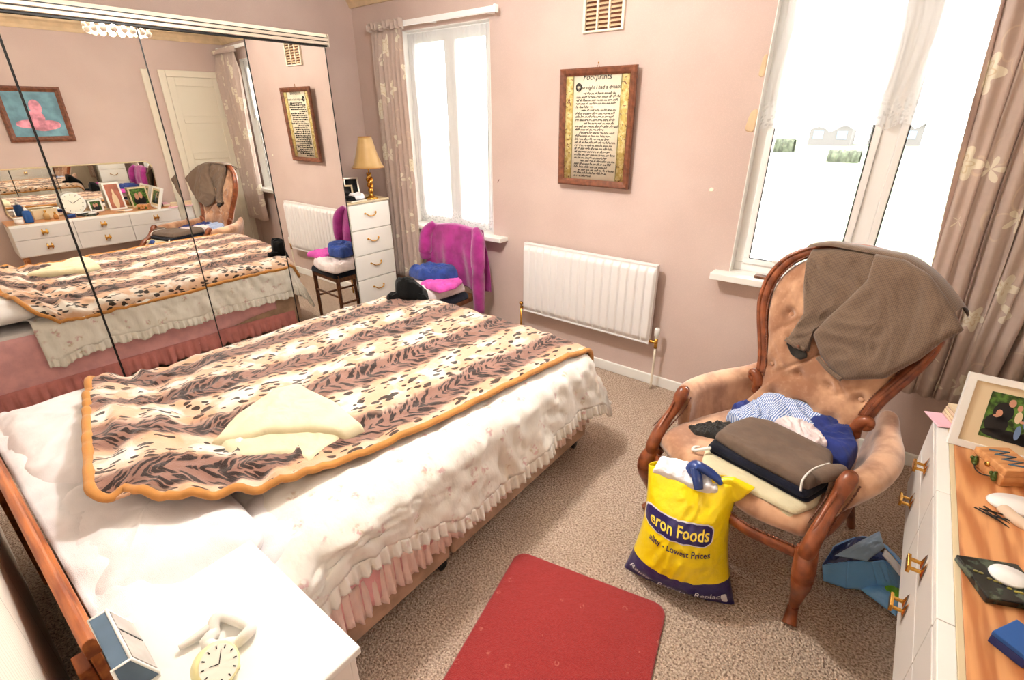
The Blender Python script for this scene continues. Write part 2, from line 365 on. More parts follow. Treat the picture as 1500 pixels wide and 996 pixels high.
# ---- mesh building
class MB:
    def __init__(s): s.v = []; s.f = []; s.mi = []; s.uv = None
    def add(s, vs, fs, mi=0):
        o = len(s.v); s.v += [tuple(v) for v in vs]; s.f += [tuple(i+o for i in f) for f in fs]; s.mi += [mi]*len(fs); return s
    def box(s, x0, x1, y0, y1, z0, z1, mi=0, T=None):
        vs = [(x, y, z) for z in (z0, z1) for y in (y0, y1) for x in (x0, x1)]
        if T: vs = [T(Vector(v)) for v in vs]
        return s.add(vs, [(0, 2, 3, 1), (4, 5, 7, 6), (0, 1, 5, 4), (2, 6, 7, 3), (0, 4, 6, 2), (1, 3, 7, 5)], mi)
    def grid(s, fn, nu, nv, cu=False, cv=False, mi=0, flip=False):
        vs = []; NU = nu if cu else nu+1; NV = nv if cv else nv+1
        for j in range(NV):
            for i in range(NU): vs.append(fn(i/nu, j/nv))
        fs = []
        for j in range(nv):
            for i in range(nu):
                a = j*NU+i; b = j*NU+(i+1) % NU; c = ((j+1) % NV)*NU+(i+1) % NU; d = ((j+1) % NV)*NU+i
                fs.append((d, c, b, a) if flip else (a, b, c, d))
        return s.add(vs, fs, mi)
    def loft(s, rings, cap=True, mi=0):
        n = len(rings[0]); vs = [p for r in rings for p in r]; fs = []
        for j in range(len(rings)-1):
            for i in range(n): fs.append((j*n+i, j*n+(i+1) % n, (j+1)*n+(i+1) % n, (j+1)*n+i))
        if cap: fs.append(tuple(range(n-1, -1, -1))); fs.append(tuple(range((len(rings)-1)*n, len(rings)*n)))
        return s.add(vs, fs, mi)
    def lathe(s, prof, c=(0, 0, 0), n=32, T=None, mi=0, cap=True, sq=None):
        rings = []
        for r, z in prof:
            ring = []
            for i in range(n):
                a = 2*PI*i/n; k = sq(a) if sq else 1
                p = Vector((r*k*math.cos(a), r*k*math.sin(a), z)); p = T(p) if T else p+Vector(c); ring.append(p)
            rings.append(ring)
        return s.loft(rings, cap, mi)
    def tube(s, pts, rad, n=10, asp=1.0, up=(0, 0, 1), mi=0, cap=True, sub=6, closed=False):
        P = smooth_path([Vector(p) for p in pts], sub, closed) if sub > 1 else [Vector(p) for p in pts]
        rr = rad if isinstance(rad, (list, tuple)) else [rad]*len(pts); rings = []; m_ = len(P)
        for i, p in enumerate(P):
            if closed: t = (P[(i+1) % m_]-P[i-1]).normalized()
            else: t = (P[min(i+1, m_-1)]-P[max(i-1, 0)]).normalized()
            k = i/(m_-1)*(len(rr)-1); a = int(min(k, len(rr)-2)) if len(rr) > 1 else 0
            r = rr[a]+(rr[a+1]-rr[a])*(k-a) if len(rr) > 1 else rr[0]
            sd = t.cross(Vector(up)); sd = sd.normalized() if sd.length > 1e-4 else Vector((1, 0, 0)); n2 = sd.cross(t).normalized()
            rings.append([p+sd*(r*asp*math.cos(2*PI*j/n))+n2*(r*math.sin(2*PI*j/n)) for j in range(n)])
        if closed: rings.append(rings[0]); cap = False
        return s.loft(rings, cap, mi)
    def ball(s, c, r, n=12, m_=8, sc_=(1, 1, 1), mi=0):
        prof = [(max(1e-4, math.sin(PI*j/m_)), -math.cos(PI*j/m_)) for j in range(m_+1)]
        return s.lathe(prof, n=n, T=lambda p: Vector((c[0]+p.x*r*sc_[0], c[1]+p.y*r*sc_[1], c[2]+p.z*r*sc_[2])), mi=mi)
    def build(s, name, mats, parent=None, bevel=0, smooth=True, uv=None, sub=0, solid=0, seg=2, loc=None, rotz=0):
        me = bpy.data.meshes.new(name); me.from_pydata(s.v, [], s.f)
        mats = mats if isinstance(mats, list) else [mats]
        for m_ in mats: me.materials.append(M[m_] if isinstance(m_, str) else m_)
        if len(mats) > 1:
            for p, k in zip(me.polygons, s.mi): p.material_index = k
        if uv:
            ul = me.uv_layers.new(name='UVMap')
            for lp in me.loops: ul.data[lp.index].uv = uv[lp.vertex_index]
        if smooth:
            for p in me.polygons: p.use_smooth = True
        me.update()
        o = bpy.data.objects.new(name, me); COL.objects.link(o)
        if loc is not None: o.location = loc
        o.rotation_euler = (0, 0, rotz)
        if parent: o.parent = parent
        if solid:
            d = o.modifiers.new('thick', 'SOLIDIFY'); d.thickness = solid; d.offset = 0
        if bevel:
            d = o.modifiers.new('bevel', 'BEVEL'); d.width = bevel; d.segments = seg; d.limit_method = 'ANGLE'; d.angle_limit = .6
            d.harden_normals = False
            me.polygons.foreach_set('use_smooth', [False]*len(me.polygons))
        if sub:
            d = o.modifiers.new('sub', 'SUBSURF'); d.levels = d.render_levels = sub
        return o
def smooth_path(P, sub=6, closed=False):
    out = []; n = len(P); rng = range(n) if closed else range(n-1)
    for i in rng:
        if closed: a, b, c, d = P[i-1], P[i], P[(i+1) % n], P[(i+2) % n]
        else: a, b, c, d = P[max(i-1, 0)], P[i], P[i+1], P[min(i+2, n-1)]
        for k in range(sub):
            t = k/sub
            out.append(.5*((2*b)+(c-a)*t+(2*a-5*b+4*c-d)*t*t+(3*b-a-3*c+d)*t**3))
    if not closed: out.append(P[-1])
    return out
def empty(name, loc=(0, 0, 0), rotz=0):
    o = bpy.data.objects.new(name, None); COL.objects.link(o); o.location = loc; o.rotation_euler = (0, 0, rotz); o.empty_display_size = .1; return o
def tag(o, label, cat, group=None, kind=None):
    o['label'] = label; o['category'] = cat
    if group: o['group'] = group
    if kind: o['kind'] = kind
    return o
def struct(o): o['kind'] = 'structure'; return o
def sst(a, b, x):
    t = max(0, min(1, (x-a)/(b-a))); return t*t*(3-2*t)
def nz(x, y, z=0.0): return noise.noise(Vector((x, y, z)))
def ridge(x, y, z=0.0): return 1-2*abs(nz(x, y, z))
def spin(dx, dy, a):
    c, s = math.cos(a), math.sin(a); return dx*c-dy*s, dx*s+dy*c
def text_mesh(s, size, font_shear=0, res=3):
    cu = bpy.data.curves.new('t', 'FONT'); cu.body = s; cu.size = size; cu.align_x = 'CENTER'; cu.align_y = 'CENTER'; cu.shear = font_shear; cu.resolution_u = res
    o = bpy.data.objects.new('t', cu); COL.objects.link(o)
    dg = bpy.context.evaluated_depsgraph_get(); me = bpy.data.meshes.new_from_object(o.evaluated_get(dg))
    vs = [tuple(v.co) for v in me.vertices]; fs = [tuple(p.vertices) for p in me.polygons]
    bpy.data.objects.remove(o); bpy.data.curves.remove(cu); bpy.data.meshes.remove(me)
    return vs, fs
def patch(mb, outline, h=.03, base=None, fold=.01, fr=9, seed=0, M_=26, N=110, T=None, rnd=.5, dirv=(1, .3), mi=0, flat=False, uvs=None, under=True):
    """one closed layer of cloth over a star-shaped outline"""
    P = [Vector((p[0], p[1])) for p in outline]; n = len(P); per = [(P[(i+1) % n]-P[i]).length for i in range(n)]; tot = sum(per)
    pts = []
    for k in range(N):
        d = tot*k/N; i = 0
        while d > per[i] and i < n-1: d -= per[i]; i += 1
        pts.append(P[i].lerp(P[(i+1) % n], d/max(per[i], 1e-6)))
    for _ in range(int(2*rnd*2)):
        pts = [(pts[i-1]+2*pts[i]+pts[(i+1) % N])/4 for i in range(N)]
    c = sum(pts, Vector((0, 0)))/N
    dx, dy = Vector(dirv).normalized()
    base = base or (lambda x, y: 0.0)
    def top(x, y, r):
        wx = nz(x*fr*.5, y*fr*.5, seed+2)*.9; wy = nz(x*fr*.5+7, y*fr*.5, seed+4)*.9
        u = (x*dx+y*dy)*fr+wx+seed*3.1; v = ((-x*dy+y*dx)*fr*.35)+wy
        f = fold*(ridge(u, v, seed)**1*.7+.45*ridge(u*2.1, v*2.4, seed+5)+.25*ridge(u*4.3, v*4.7, seed+9)-.3)*(1-r**8)
        return h*(1-r**16)**.5+f
    vs = []; uvl = []
    vs.append((c.x, c.y, base(c.x, c.y)+top(c.x, c.y, 0))); uvl.append((c.x, c.y))
    for j in range(1, M_+1):
        r = 1-(1-j/M_)**1.7
        for p in pts:
            q = c+(p-c)*r; vs.append((q.x, q.y, base(q.x, q.y)+top(q.x, q.y, r))); uvl.append((q.x, q.y))
    fs = [(0, 1+i, 1+(i+1) % N) for i in range(N)]
    for j in range(M_-1):
        for i in range(N):
            a = 1+j*N+i; b = 1+j*N+(i+1) % N; fs.append((a, a+N, b+N, b))
    if under:
        o = len(vs)
        for p in pts:
            q = c+(p-c)*.97; vs.append((q.x, q.y, base(q.x, q.y)-.001)); uvl.append((q.x, q.y))
        e = 1+(M_-1)*N
        for i in range(N): fs.append((e+i, o+i, o+(i+1) % N, e+(i+1) % N))
        fs.append(tuple(range(o+N-1, o-1, -1)))
    if T: vs = [T(Vector(v)) for v in vs]
    mb.add(vs, fs, mi)
    if uvs is not None: uvs += uvl
    return mb

# ================================================================ ROOM
D = 3.024; XL = -.704; XR = 4.05; CZ = 2.64; YF = -.088
def plane_obj(name, mats, boxes, **k):
    mb = MB()
    for b in boxes: mb.box(*b)
    return mb.build(name, mats, smooth=False, **k)
struct(plane_obj('floor', 'carpet', [(XL-.1, XR+.1, YF-.1, D+.02, -.1, 0)]))
struct(plane_obj('ceiling', 'ceiling', [(XL-.1, XR+.1, YF-.1, D+.3, CZ, CZ+.1)]))
W1 = (-.10, .79, .865, 2.33); W2 = (2.60, 3.62, .885, 2.36)
struct(plane_obj('wall_back', 'wall', [
    (XL-.1, W1[0], D, D+.25, 0, CZ), (W1[1], W2[0], D, D+.25, 0, CZ), (W2[1], XR+.1, D, D+.25, 0, CZ),
    (W1[0], W1[1], D, D+.25, 0, W1[2]), (W1[0], W1[1], D, D+.25, W1[3], CZ),
    (W2[0], W2[1], D, D+.25, 0, W2[2]), (W2[0], W2[1], D, D+.25, W2[3], CZ)]))
struct(plane_obj('wall_left', 'wall', [(XL-.1, XL, YF-.1, D, 0, CZ)]))
struct(plane_obj('wall_right', 'wall', [(XR, XR+.1, YF-.1, D, 0, CZ)]))
struct(plane_obj('wall_front', 'panel', [(XL-.1, XR+.1, YF-.1, YF, 0, CZ)]))
# skirting
for nm, b in (('baseboard_back', (XL, XR, D-.018, D, 0, .075)), ('baseboard_right', (XR-.018, XR, 0, 2.2, 0, .075)), ('baseboard_left', (XL, XL+.018, 2.3, D-.02, 0, .075))):
    struct(plane_obj(nm, 'white', [b], bevel=.006))
# coving
def coving(nm, fn):
    prof = [(0, 0), (.018, 0), (.03, .03), (.06, .065), (.09, .08), (.09, .10), (0, .10)]
    mb = MB(); mb.loft([[fn(e, a, b) for a, b in prof] for e in (0, 1)]); struct(mb.build(nm, 'coving', smooth=False))
coving('trim_1', lambda e, a, b: Vector((XR-a, YF+e*(D-YF), CZ-.1+b)))
coving('trim_2', lambda e, a, b: Vector((XL+e*(XR-XL), D-a, CZ-.1+b)))

# windows
def window(idx, W, mull, sill, panes):
    root = struct(empty('window_%d' % idx, ((W[0]+W[1])/2, D+.08, W[2])))
    ox, oy, oz = root.location
    mb = MB(); y0, y1 = D+.07-oy, D+.14-oy; x0, x1, z0, z1 = W[0]-ox, W[1]-ox, W[2]-oz, W[3]-oz; t = .05
    mb.box(x0, x1, y0, y1, z0, z0+t); mb.box(x0, x1, y0, y1, z1-t, z1); mb.box(x0, x0+t, y0, y1, z0+t, z1-t); mb.box(x1-t, x1, y0, y1, z0+t, z1-t)
    for a, b in mull: mb.box(a-ox, b-ox, y0, y1, z0+t, z1-t)
    mb.build('window_frame', 'upvc', root, bevel=.005, smooth=False)
    for a, b in panes:
        c = MB(); a -= ox; b -= ox; s = .032; q0, q1 = z0+t, z1-t; yy0, yy1 = y0-.015, y0+.03
        c.box(a, b, yy0, yy1, q0, q0+s); c.box(a, b, yy0, yy1, q1-s, q1); c.box(a, a+s, yy0, yy1, q0+s, q1-s); c.box(b-s, b, yy0, yy1, q0+s, q1-s)
        k = c.build('casement', 'upvc', root, bevel=.004, smooth=False)
        g = MB(); e = .005; g.box(a+s-e, b-s+e, y0+.004, y0+.010, q0+s-e, q1-s+e); g.build('glass', 'glass', k, smooth=False)
        ga = MB(); w_ = .004
        for q in ((a+s, b-s, q0+s-.0, q0+s+w_), (a+s, b-s, q1-s-w_, q1-s), (a+s, a+s+w_, q0+s, q1-s), (b-s-w_, b-s, q0+s, q1-s)): ga.box(q[0], q[1], yy0-.001, yy0+.004, q[2], q[3])
        ga.build('gasket', 'darkplastic', k, smooth=False)
    sb = MB(); sb.box(sill[0]-ox, sill[1]-ox, D-.10-oy, D-oy, sill[2]-oz, sill[3]-oz); sb.box(W[0]-ox, W[1]-ox, D-oy, D+.07-oy, sill[2]-oz, sill[3]-oz)
    sb.build('window_sill', 'white', root, bevel=.004, smooth=False)
    rv = MB()
    rv.box(x0, x0+.004, D-oy, D+.07-oy, z0, z1); rv.box(x1-.004, x1, D-oy, D+.07-oy, z0, z1); rv.box(x0, x1, D-oy, D+.07-oy, z1-.004, z1)
    rv.build('reveal', 'white', root, smooth=False)
    return root
w1 = window(1, W1, [(.33, .39)], (-.2, .935, .835, .868), [(-.05, .33), (.39, .74)])
w2 = window(2, W2, [(3.15, 3.22)], (2.52, 3.66, .85, .888), [(2.65, 3.15), (3.22, 3.57)])
# casement handle on window 2 and the dark open vent gap under it
h = MB(); h.box(-.30, -.27, -.035, -.01, .08, .10); h.box(-.30, -.19, -.05, -.035, .082, .096); h.build('handle', 'white', w2, bevel=.003)

# curtains ---------------------------------------------------------
def curtain(name, x0t, x1t, x0b, x1b, ztop, zbot, y, nf, amp, seed, mat='curtain', gather=.1, nu=160, nv=40, width=None, hem=None):
    mb = MB(); uvs = []; width = width or 1.6*(x1b-x0b)
    def fn(u, v):
        z = ztop+(zbot-ztop)*v
        k = sst(0, 1, v)
        x0 = x0t+(x0b-x0t)*k; x1 = x1t+(x1b-x1t)*k
        uu = u+.018*math.sin(6*v+u*9+seed)
        ph = 2*PI*nf*uu
        d = amp*(.55+.45*math.sin(u*7+seed))*math.sin(ph)+amp*.35*math.sin(2.3*ph+seed+v*2)
        d *= (gather+(1-gather)*sst(0, .12, v)) if gather < 1 else 1
        x = x0+(x1-x0)*u+amp*.35*math.cos(ph)
        if hem: z += hem(u)*v
        uvs.append((u*width, (1-v)*abs(ztop-zbot)))
        return (x, y+d, z)
    mb.grid(fn, nu, nv); o = mb.build(name, mat, uv=uvs, solid=.003 if mat != 'net' else 0); return o
cu = curtain('curtain', 3.40, 4.03, 3.50, 3.98, 2.42, .47, 2.90, 7, .038, 2.0, width=1.1)
tag(cu, 'wide taupe curtain with cream flowers beside the large window, behind the armchair', 'curtain')
hd = MB(); hd.grid(lambda u, v: (3.40+.63*u, 2.895+.03*math.sin(2*PI*13*u), 2.42+.05*v), 160, 3); hd.build('heading_tape', 'curtain', cu, uv=[(v[0], v[2]) for v in hd.v], solid=.004)
cu = curtain('curtain', -.33, .035, -.33, .06, 2.33, .38, 2.90, 6, .03, 5.0, width=.8)
tag(cu, 'narrow taupe floral curtain left of the small window, beside the gold table lamp', 'curtain')
hd = MB(); hd.grid(lambda u, v: (-.35+.41*u, 2.895+.035*math.sin(2*PI*9*u), 2.33+.05*v+.01*math.sin(40*u)), 120, 3); hd.build('heading_tape', 'curtain', cu, uv=[(v[0], v[2]) for v in hd.v], solid=.004)
def rail(x0, x1, z, label):
    r = empty('curtain_rail', ((x0+x1)/2, 2.93, z)); L = (x1-x0)/2
    b = MB(); b.box(-L, L, -.012, .012, -.017, .017); b.build('track', 'upvc', r, bevel=.003)
    for s in (-.85, 0, .85):
        c = MB(); c.box(s*L-.012, s*L+.012, .012, .094, -.012, .02); c.build('bracket', 'upvc', r, bevel=.002)
    for s in (-1, 1):
        c = MB(); c.box(s*L-.008, s*L+.008, -.022, .016, -.022, .022); c.build('end_stop', 'upvc', r, bevel=.003)
    tag(r, label, 'curtain rail')
rail(-.38, .925, 2.36, 'white curtain rail above the small window in the corner')
rail(2.45, 3.97, 2.47, 'white curtain rail above the large window behind the armchair')
n1 = curtain('net_curtain', -.09, .785, -.09, .785, 2.31, .885, 3.062, 22, .007, 1.0, 'net', 1, width=.9, nv=12)
tag(n1, 'white net curtain covering the whole small window', 'net curtain')
n2 = curtain('net_curtain', 2.61, 3.61, 2.61, 3.61, 2.34, 1.66, 3.062, 20, .008, 3.0, 'net', 1, width=1.0, nv=12, hem=lambda u: .028*abs(math.sin(PI*9*u))-.02+.06*u*u)
tag(n2, 'short white lace net with scalloped hem over the top of the large window', 'net curtain')

# outside ----------------------------------------------------------
mb = MB(); mb.grid(lambda u, v: (-60+160*u, 3.4+120*v, -2.9+.15*nz(u*30, v*30)), 30, 30)
tag(mb.build('meadow', 'grass'), 'pale green grass field outside the large window', 'grass', kind='stuff')
def hedge(x0, x1, y, hgt, seed, label, loc):
    mb = MB()
    mb.grid(lambda u, v: (x0-loc[0]+(x1-x0)*u, (1.0*math.cos(v*PI)+.2*nz(u*14, v*5, seed)), (hgt*math.sin(v*PI)**.6)+.25*nz(u*16+seed, v*6, seed)), 40, 14)
    tag(mb.build('hedge', 'hedge', loc=(loc[0], y, -2.95)), label, 'hedge')
hedge(-13.0, -10.7, 80, 1.7, 1, 'small dark green hedge seen at the left of the field outside the window', (-11.8, 0))
hedge(-4.7, -1.8, 66, 1.2, 2, 'long dark green hedge seen across the field outside the window', (-3.2, 0))
def house(x, y, w_, label):
    r = empty('house', (x, y, -2.95))
    b = MB(); b.box(-w_/2, w_/2, -3, 3, 0, 3.2); b.build('walls', 'render', r, bevel=.03)
    b = MB(); b.add([(-w_/2-.3, -3.4, 3.2), (w_/2+.3, -3.4, 3.2), (w_/2+.3, 3.4, 3.2), (-w_/2-.3, 3.4, 3.2), (-w_/2-.3, 0, 5.4), (w_/2+.3, 0, 5.4)], [(0, 1, 5, 4), (2, 3, 4, 5), (0, 4, 3), (1, 2, 5), (3, 2, 1, 0)]); b.build('roof', 'roof', r, smooth=False)
    for k in (-.28, .28):
        b = MB(); b.box(k*w_-.7, k*w_+.7, -3.05, -2.98, 1, 2.2); b.build('window', 'greyblue', r, smooth=False)
    tag(r, label, 'house')
house(-9.5, 104, 6, 'pale house with pitched roof seen far left across the field')
house(-1, 110, 7, 'pale wide house with grey roof seen far off in the middle of the field view')

# radiator ---------------------------------------------------------
rad = empty('radiator', (1.68, 2.945, .333))
W = 1.039; H = .54; nr = 17
def rad_front(u, v):
    x = -W/2+W*u; z = H*v
    k = (u*nr) % 1; edge = sst(.03, .09, v)*sst(.97, .91, v)*sst(0, .012, u)*sst(1, .988, u)
    g = sst(.0, .16, k)*sst(1, .84, k)
    return (x, -.016-.020*g*edge, z)
mb = MB(); mb.grid(rad_front, 17*12, 40); mb.build('front_panel', 'rad', rad)
mb = MB(); mb.box(-W/2, W/2, -.0185, .022, 0, .012); mb.box(-W/2, W/2, -.0185, .022, H-.012, H); mb.box(-W/2, -W/2+.01, -.0185, .022, .012, H-.012); mb.box(W/2-.01, W/2, -.0185, .022, .012, H-.012); mb.box(-W/2, W/2, .012, .022, .012, H-.012)
mb.build('casing', 'rad', rad, bevel=.003)
for s in (-.35, .35):
    mb = MB(); mb.box(s-.02, s+.02, .02, .074, .05, .09); mb.build('bracket', 'rad', rad)
mb = MB(); mb.lathe([(.009, 0), (.009, .05), (.013, .05), (.013, .065), (.017, .07), (.018, .11), (.014, .122), (.003, .124)], c=(W/2+.045, 0, 0), n=20); mb.build('valve_head', 'white', rad)
mb = MB(); mb.tube([(W/2-.01, 0, .02), (W/2+.03, 0, .02), (W/2+.045, 0, .02)], .011, sub=2); mb.tube([(W/2+.045, 0, .05), (W/2+.045, 0, -.02)], .012, sub=1); mb.build('valve_body', 'brass', rad)
mb = MB(); mb.tube([(W/2+.045, 0, -.02), (W/2+.047, 0, -.2), (W/2+.045, 0, -.331)], .008, sub=3); mb.build('pipe', 'cream_paint', rad)
mb = MB(); mb.tube([(-W/2+.01, 0, .02), (-W/2-.035, 0, .02)], .010, sub=1); mb.tube([(-W/2-.035, 0, -.331), (-W/2-.035, 0, .03)], .008, sub=1); mb.ball((-W/2-.035, 0, .05), .016); mb.build('lockshield_valve', 'brass', rad)
tag(rad, 'white ribbed panel radiator on the wall between the two windows', 'radiator')

# vent -------------------------------------------------------------
v = empty('air_vent', (1.665, D, 2.177))
mb = MB()
for q in ((-.135, .135, 0, .012), (-.135, .135, .228, .24), (-.135, -.118, .012, .228), (.118, .135, .012, .228), (-.045, -.033, .012, .228), (.033, .045, .012, .228)):
    mb.box(q[0], q[1], -.02, 0, q[2], q[3])
mb.build('grille_frame', 'cream_paint', v, bevel=.002)
mb = MB()
for c in (-.08, 0, .08):
    for k in range(9):
        z = .022+k*.0225; mb.add([(c-.036, -.017, z), (c+.036, -.017, z), (c+.036, -.004, z+.014), (c-.036, -.004, z+.014), (c-.036, -.017, z+.002), (c+.036, -.017, z+.002)], [(0, 1, 2, 3), (4, 5, 1, 0), (3, 2, 5, 4)])
mb.build('louvres', 'coving', v, smooth=False)
mb = MB(); mb.box(-.12, .12, -.003, -.001, .01, .23); mb.build('backing', 'frame_wood', v)
tag(v, 'cream louvred air vent high on the wall above the framed verse', 'vent')

# framed verse -------------------------------------------------------
px0, px1, pz0, pz1 = 1.41, 1.928, 1.305, 1.992
pic = empty('framed_verse', ((px0+px1)/2, D-.03, pz0)); pic.rotation_euler = (.02, 0, 0)
w_, hh, t = (px1-px0), (pz1-pz0), .042
mb = MB(); X = w_/2
prof = [(0, 0), (0, -.018), (.010, -.026), (.028, -.022), (t, -.012), (t, 0)]
rings = []
for cx, cz, sx, sz in ((-X, 0, 1, 1), (X, 0, -1, 1), (X, hh, -1, -1), (-X, hh, 1, -1), (-X, 0, 1, 1)):
    rings.append([Vector((cx+sx*a, b, cz+sz*a)) for a, b in prof])
mb.loft(rings, cap=False); mb.build('frame', 'frame_wood', pic, smooth=False)
mb = MB(); mb.box(-X+.03, X-.03, -.006, 0, .03, hh-.03); mb.build('paper', 'paper', pic)
for s in (-1, 1):
    mb = MB(); mb.box(min(s*(X-t), s*(X-.092)), max(s*(X-t), s*(X-.092)), -.008, -.006, t, hh-t); lb_ = mb.build('leaf_border', 'border', pic)
    mb = MB(); mb.box(min(s*(X-.094), s*(X-.098)), max(s*(X-.094), s*(X-.098)), -.008, -.006, t, hh-t); mb.build('border_line', 'goldpaint', lb_)
ink = MB()
def put(ink, s, size, x, z, shear=.3):
    vs, fs = text_mesh(s, size, shear, 2); ink.add([(x+a, -.0085, z+b) for a, b, c in vs], fs)
put(ink, 'Footprints', .046, 0, hh-.052, .25)
put(ink, 'ne night I had a dream.', .030, .028, hh-.108, .25)
for ang in range(10):   # ornate capital O
    a = 2*PI*ang/10
ink.tube([(-.125+.017*math.cos(a*PI/6), -.0085, hh-.105+.02*math.sin(a*PI/6)) for a in range(12)], .004, n=6, sub=2, closed=True)
ink.tube([(-.125+.008*math.cos(a*PI/4), -.0085, hh-.105+.011*math.sin(a*PI/4)) for a in range(8)], .0025, n=6, sub=2, closed=True)
rows = [.09, 1, 1, 1, .45, .07, .95, .93, .96, .11, 1, .7, .05, .9, .88, .97, .96, .95, .92, .93, .75, .08, .96, .84, .05, .8, .45]
z = hh-.142
for i, rr in enumerate(rows):
    if rr < .2: x0, x1 = -.135+rr*.5, .135*.98
    else: x0, x1 = -.14, -.14+.28*rr
    x = x0
    while x < x1:   # illegible script as rows of short pen strokes
        ln = R.uniform(.012, .034); pts = []
        kk = max(3, int(ln/.0035))
        for j in range(kk+1):
            pts.append((x+ln*j/kk, -.0085, z+(.0045 if j % 2 else -.0045)+(.005 if R.random() < .2 else 0)))
        ink.tube(pts, .0017, n=4, sub=1); x += ln+.007
    z -= .0186
ink.build('lettering', 'ink', pic, smooth=False)
mb = MB(); mb.tube([(-.012, .0, hh-.01), (0, 0, hh+.022), (.012, 0, hh-.01)], .0015, n=6, sub=1); mb.ball((0, 0, hh+.024), .004); mb.build('hanging_wire', 'brass', pic)
tag(pic, 'wood framed religious verse in black script with gold leafy borders, hung above the radiator', 'framed verse')

# small wall marks ----------------------------------------------------
def wallmark(x, z, pts, mat, name, label, cat):
    mb = MB(); patch(mb, pts, .002, fold=.0005, T=lambda p: Vector((x+p.x, D-.0005-p.z, z+p.y)), M_=4, N=24)
    tag(mb.build(name, mat), label, cat)
wallmark(2.425, 1.337, [(-.011, -.01), (.012, -.008), (.013, .01), (-.003, .014), (-.012, .006)], 'cream_paint', 'filler_patch', 'tiny patch of filler on the wall between framed verse and large window', 'filler patch')
wallmark(2.566, 1.70, [(-.02, -.05), (.03, -.06), (.034, .06), (.0, .05), (-.008, .01)], 'coving', 'torn_wallpaper', 'torn yellowish wallpaper edge beside the large window, lower one', 'torn wallpaper')
wallmark(2.578, 1.95, [(-.010, -.045), (.02, -.05), (.02, .06), (0, .05)], 'coving', 'torn_wallpaper', 'small torn yellowish wallpaper edge beside the large window, upper one', 'torn wallpaper')
wallmark(.846, 1.279, [(-.012, -.012), (-.006, -.012), (.012, .014), (.006, .014)], 'frame_wood', 'scuff_mark', 'short brown scuff mark on the wall right of the small window', 'scuff mark')

# ---------------------------------------------------------------- wardrobe
YE = 2.253; PW = .545
wd = empty('mirrored_wardrobe', (-.03, YE-2*PW, 0))
def wl(x, y, z): return (x+.03, y-(YE-2*PW), z)
def wbox(name, mat, x0, x1, y0, y1, z0, z1, par=wd, bevel=0):
    mb = MB(); a = wl(x0, y0, z0); b = wl(x1, y1, z1); mb.box(a[0], b[0], a[1], b[1], a[2], b[2]); return mb.build(name, mat, par, bevel=bevel, smooth=False)
wbox('side_panel', 'cream_paint', XL+.01, -.05, YE-.02, YE-.002, 0, 2.15)
wbox('top_panel', 'cream_paint', XL+.01, .03, YE-4*PW, YE, 2.205, 2.222)
for z0, z1, x1, mt in ((2.150, 2.160, .016, 'black_line'), (2.160, 2.178, .034, 'chrome'), (2.178, 2.182, .028, 'black_line'), (2.182, 2.200, .036, 'chrome'), (2.200, 2.205, .03, 'black_line')):
    wbox('top_track', mt, -.05, x1, YE-4*PW, YE+.004, z0, z1, bevel=.003 if mt == 'chrome' else 0)
wbox('track_end_cap', 'chrome', -.05, .036, YE+.004, YE+.012, 2.15, 2.222)
wbox('bottom_track', 'chrome', -.05, .03, YE-4*PW, YE, 0, .02)
for k, dd in ((4, 0.0), (3, -2.8), (2, -1.6), (1, -1.6)):
    yc = YE-(4-k+.5)*PW
    mb = MB(); mb.box(-.004, 0, -PW/2+.005, PW/2-.005, .022, 2.148)
    o = mb.build('mirror_door', 'mirror', wd, smooth=False); o.location = wl(0, yc, 0); o.rotation_euler = (0, 0, math.radians(dd))
    e = MB(); e.box(-.012, .003, PW/2-.006, PW/2-.0015, .022, 2.148); e.box(-.012, .003, -PW/2+.0015, -PW/2+.006, .022, 2.148); e.box(-.016, -.0045, -PW/2+.006, PW/2-.006, .022, 2.148)
    e.build('door_edge', 'black_line', o, smooth=False)
tag(wd, 'fitted wardrobe with four tall sliding mirror doors along the left side of the bed', 'wardrobe')

# right-hand wall door, seen in the mirrors ------------------------------
dr = struct(empty('door_1', (XR, 2.60, 0)))
mb = MB(); y0, y1, zt = -.36, .36, 2.235
for q in ((y0, y0+.07, 0, zt), (y1-.07, y1, 0, zt), (y0+.07, y1-.07, zt-.07, zt)): mb.box(-.03, 0, q[0], q[1], q[2], q[3])
mb.build('door_frame', 'door', dr, bevel=.006)
mb = MB(); mb.box(-.012, 0, y0+.07, y1-.07, 0, zt-.07)
lv = [.02, .75, .85, 1.22, 1.30, 1.67, 1.75, 2.08]
mb.box(-.024, -.012, y0+.072, y0+.15, .01, zt-.072); mb.box(-.024, -.012, y1-.15, y1-.072, .01, zt-.072)
for a, b in ((.01, .2), (.80, .88), (1.24, 1.32), (1.66, 1.74), (2.07, zt-.072)): mb.box(-.024, -.012, y0+.15, y1-.15, a, b)
mb.build('door_leaf', 'door', dr, bevel=.004)
mb = MB(); mb.lathe([(.024, 0), (.024, .006), (.009, .01), (.009, .03), (.024, .04), (.026, .055), (.015, .066), (.001, .067)], T=lambda p: Vector((-.024-p.z, y0+.11+p.x, 1.03+p.y)), n=20); mb.build('door_knob', 'brass', dr)

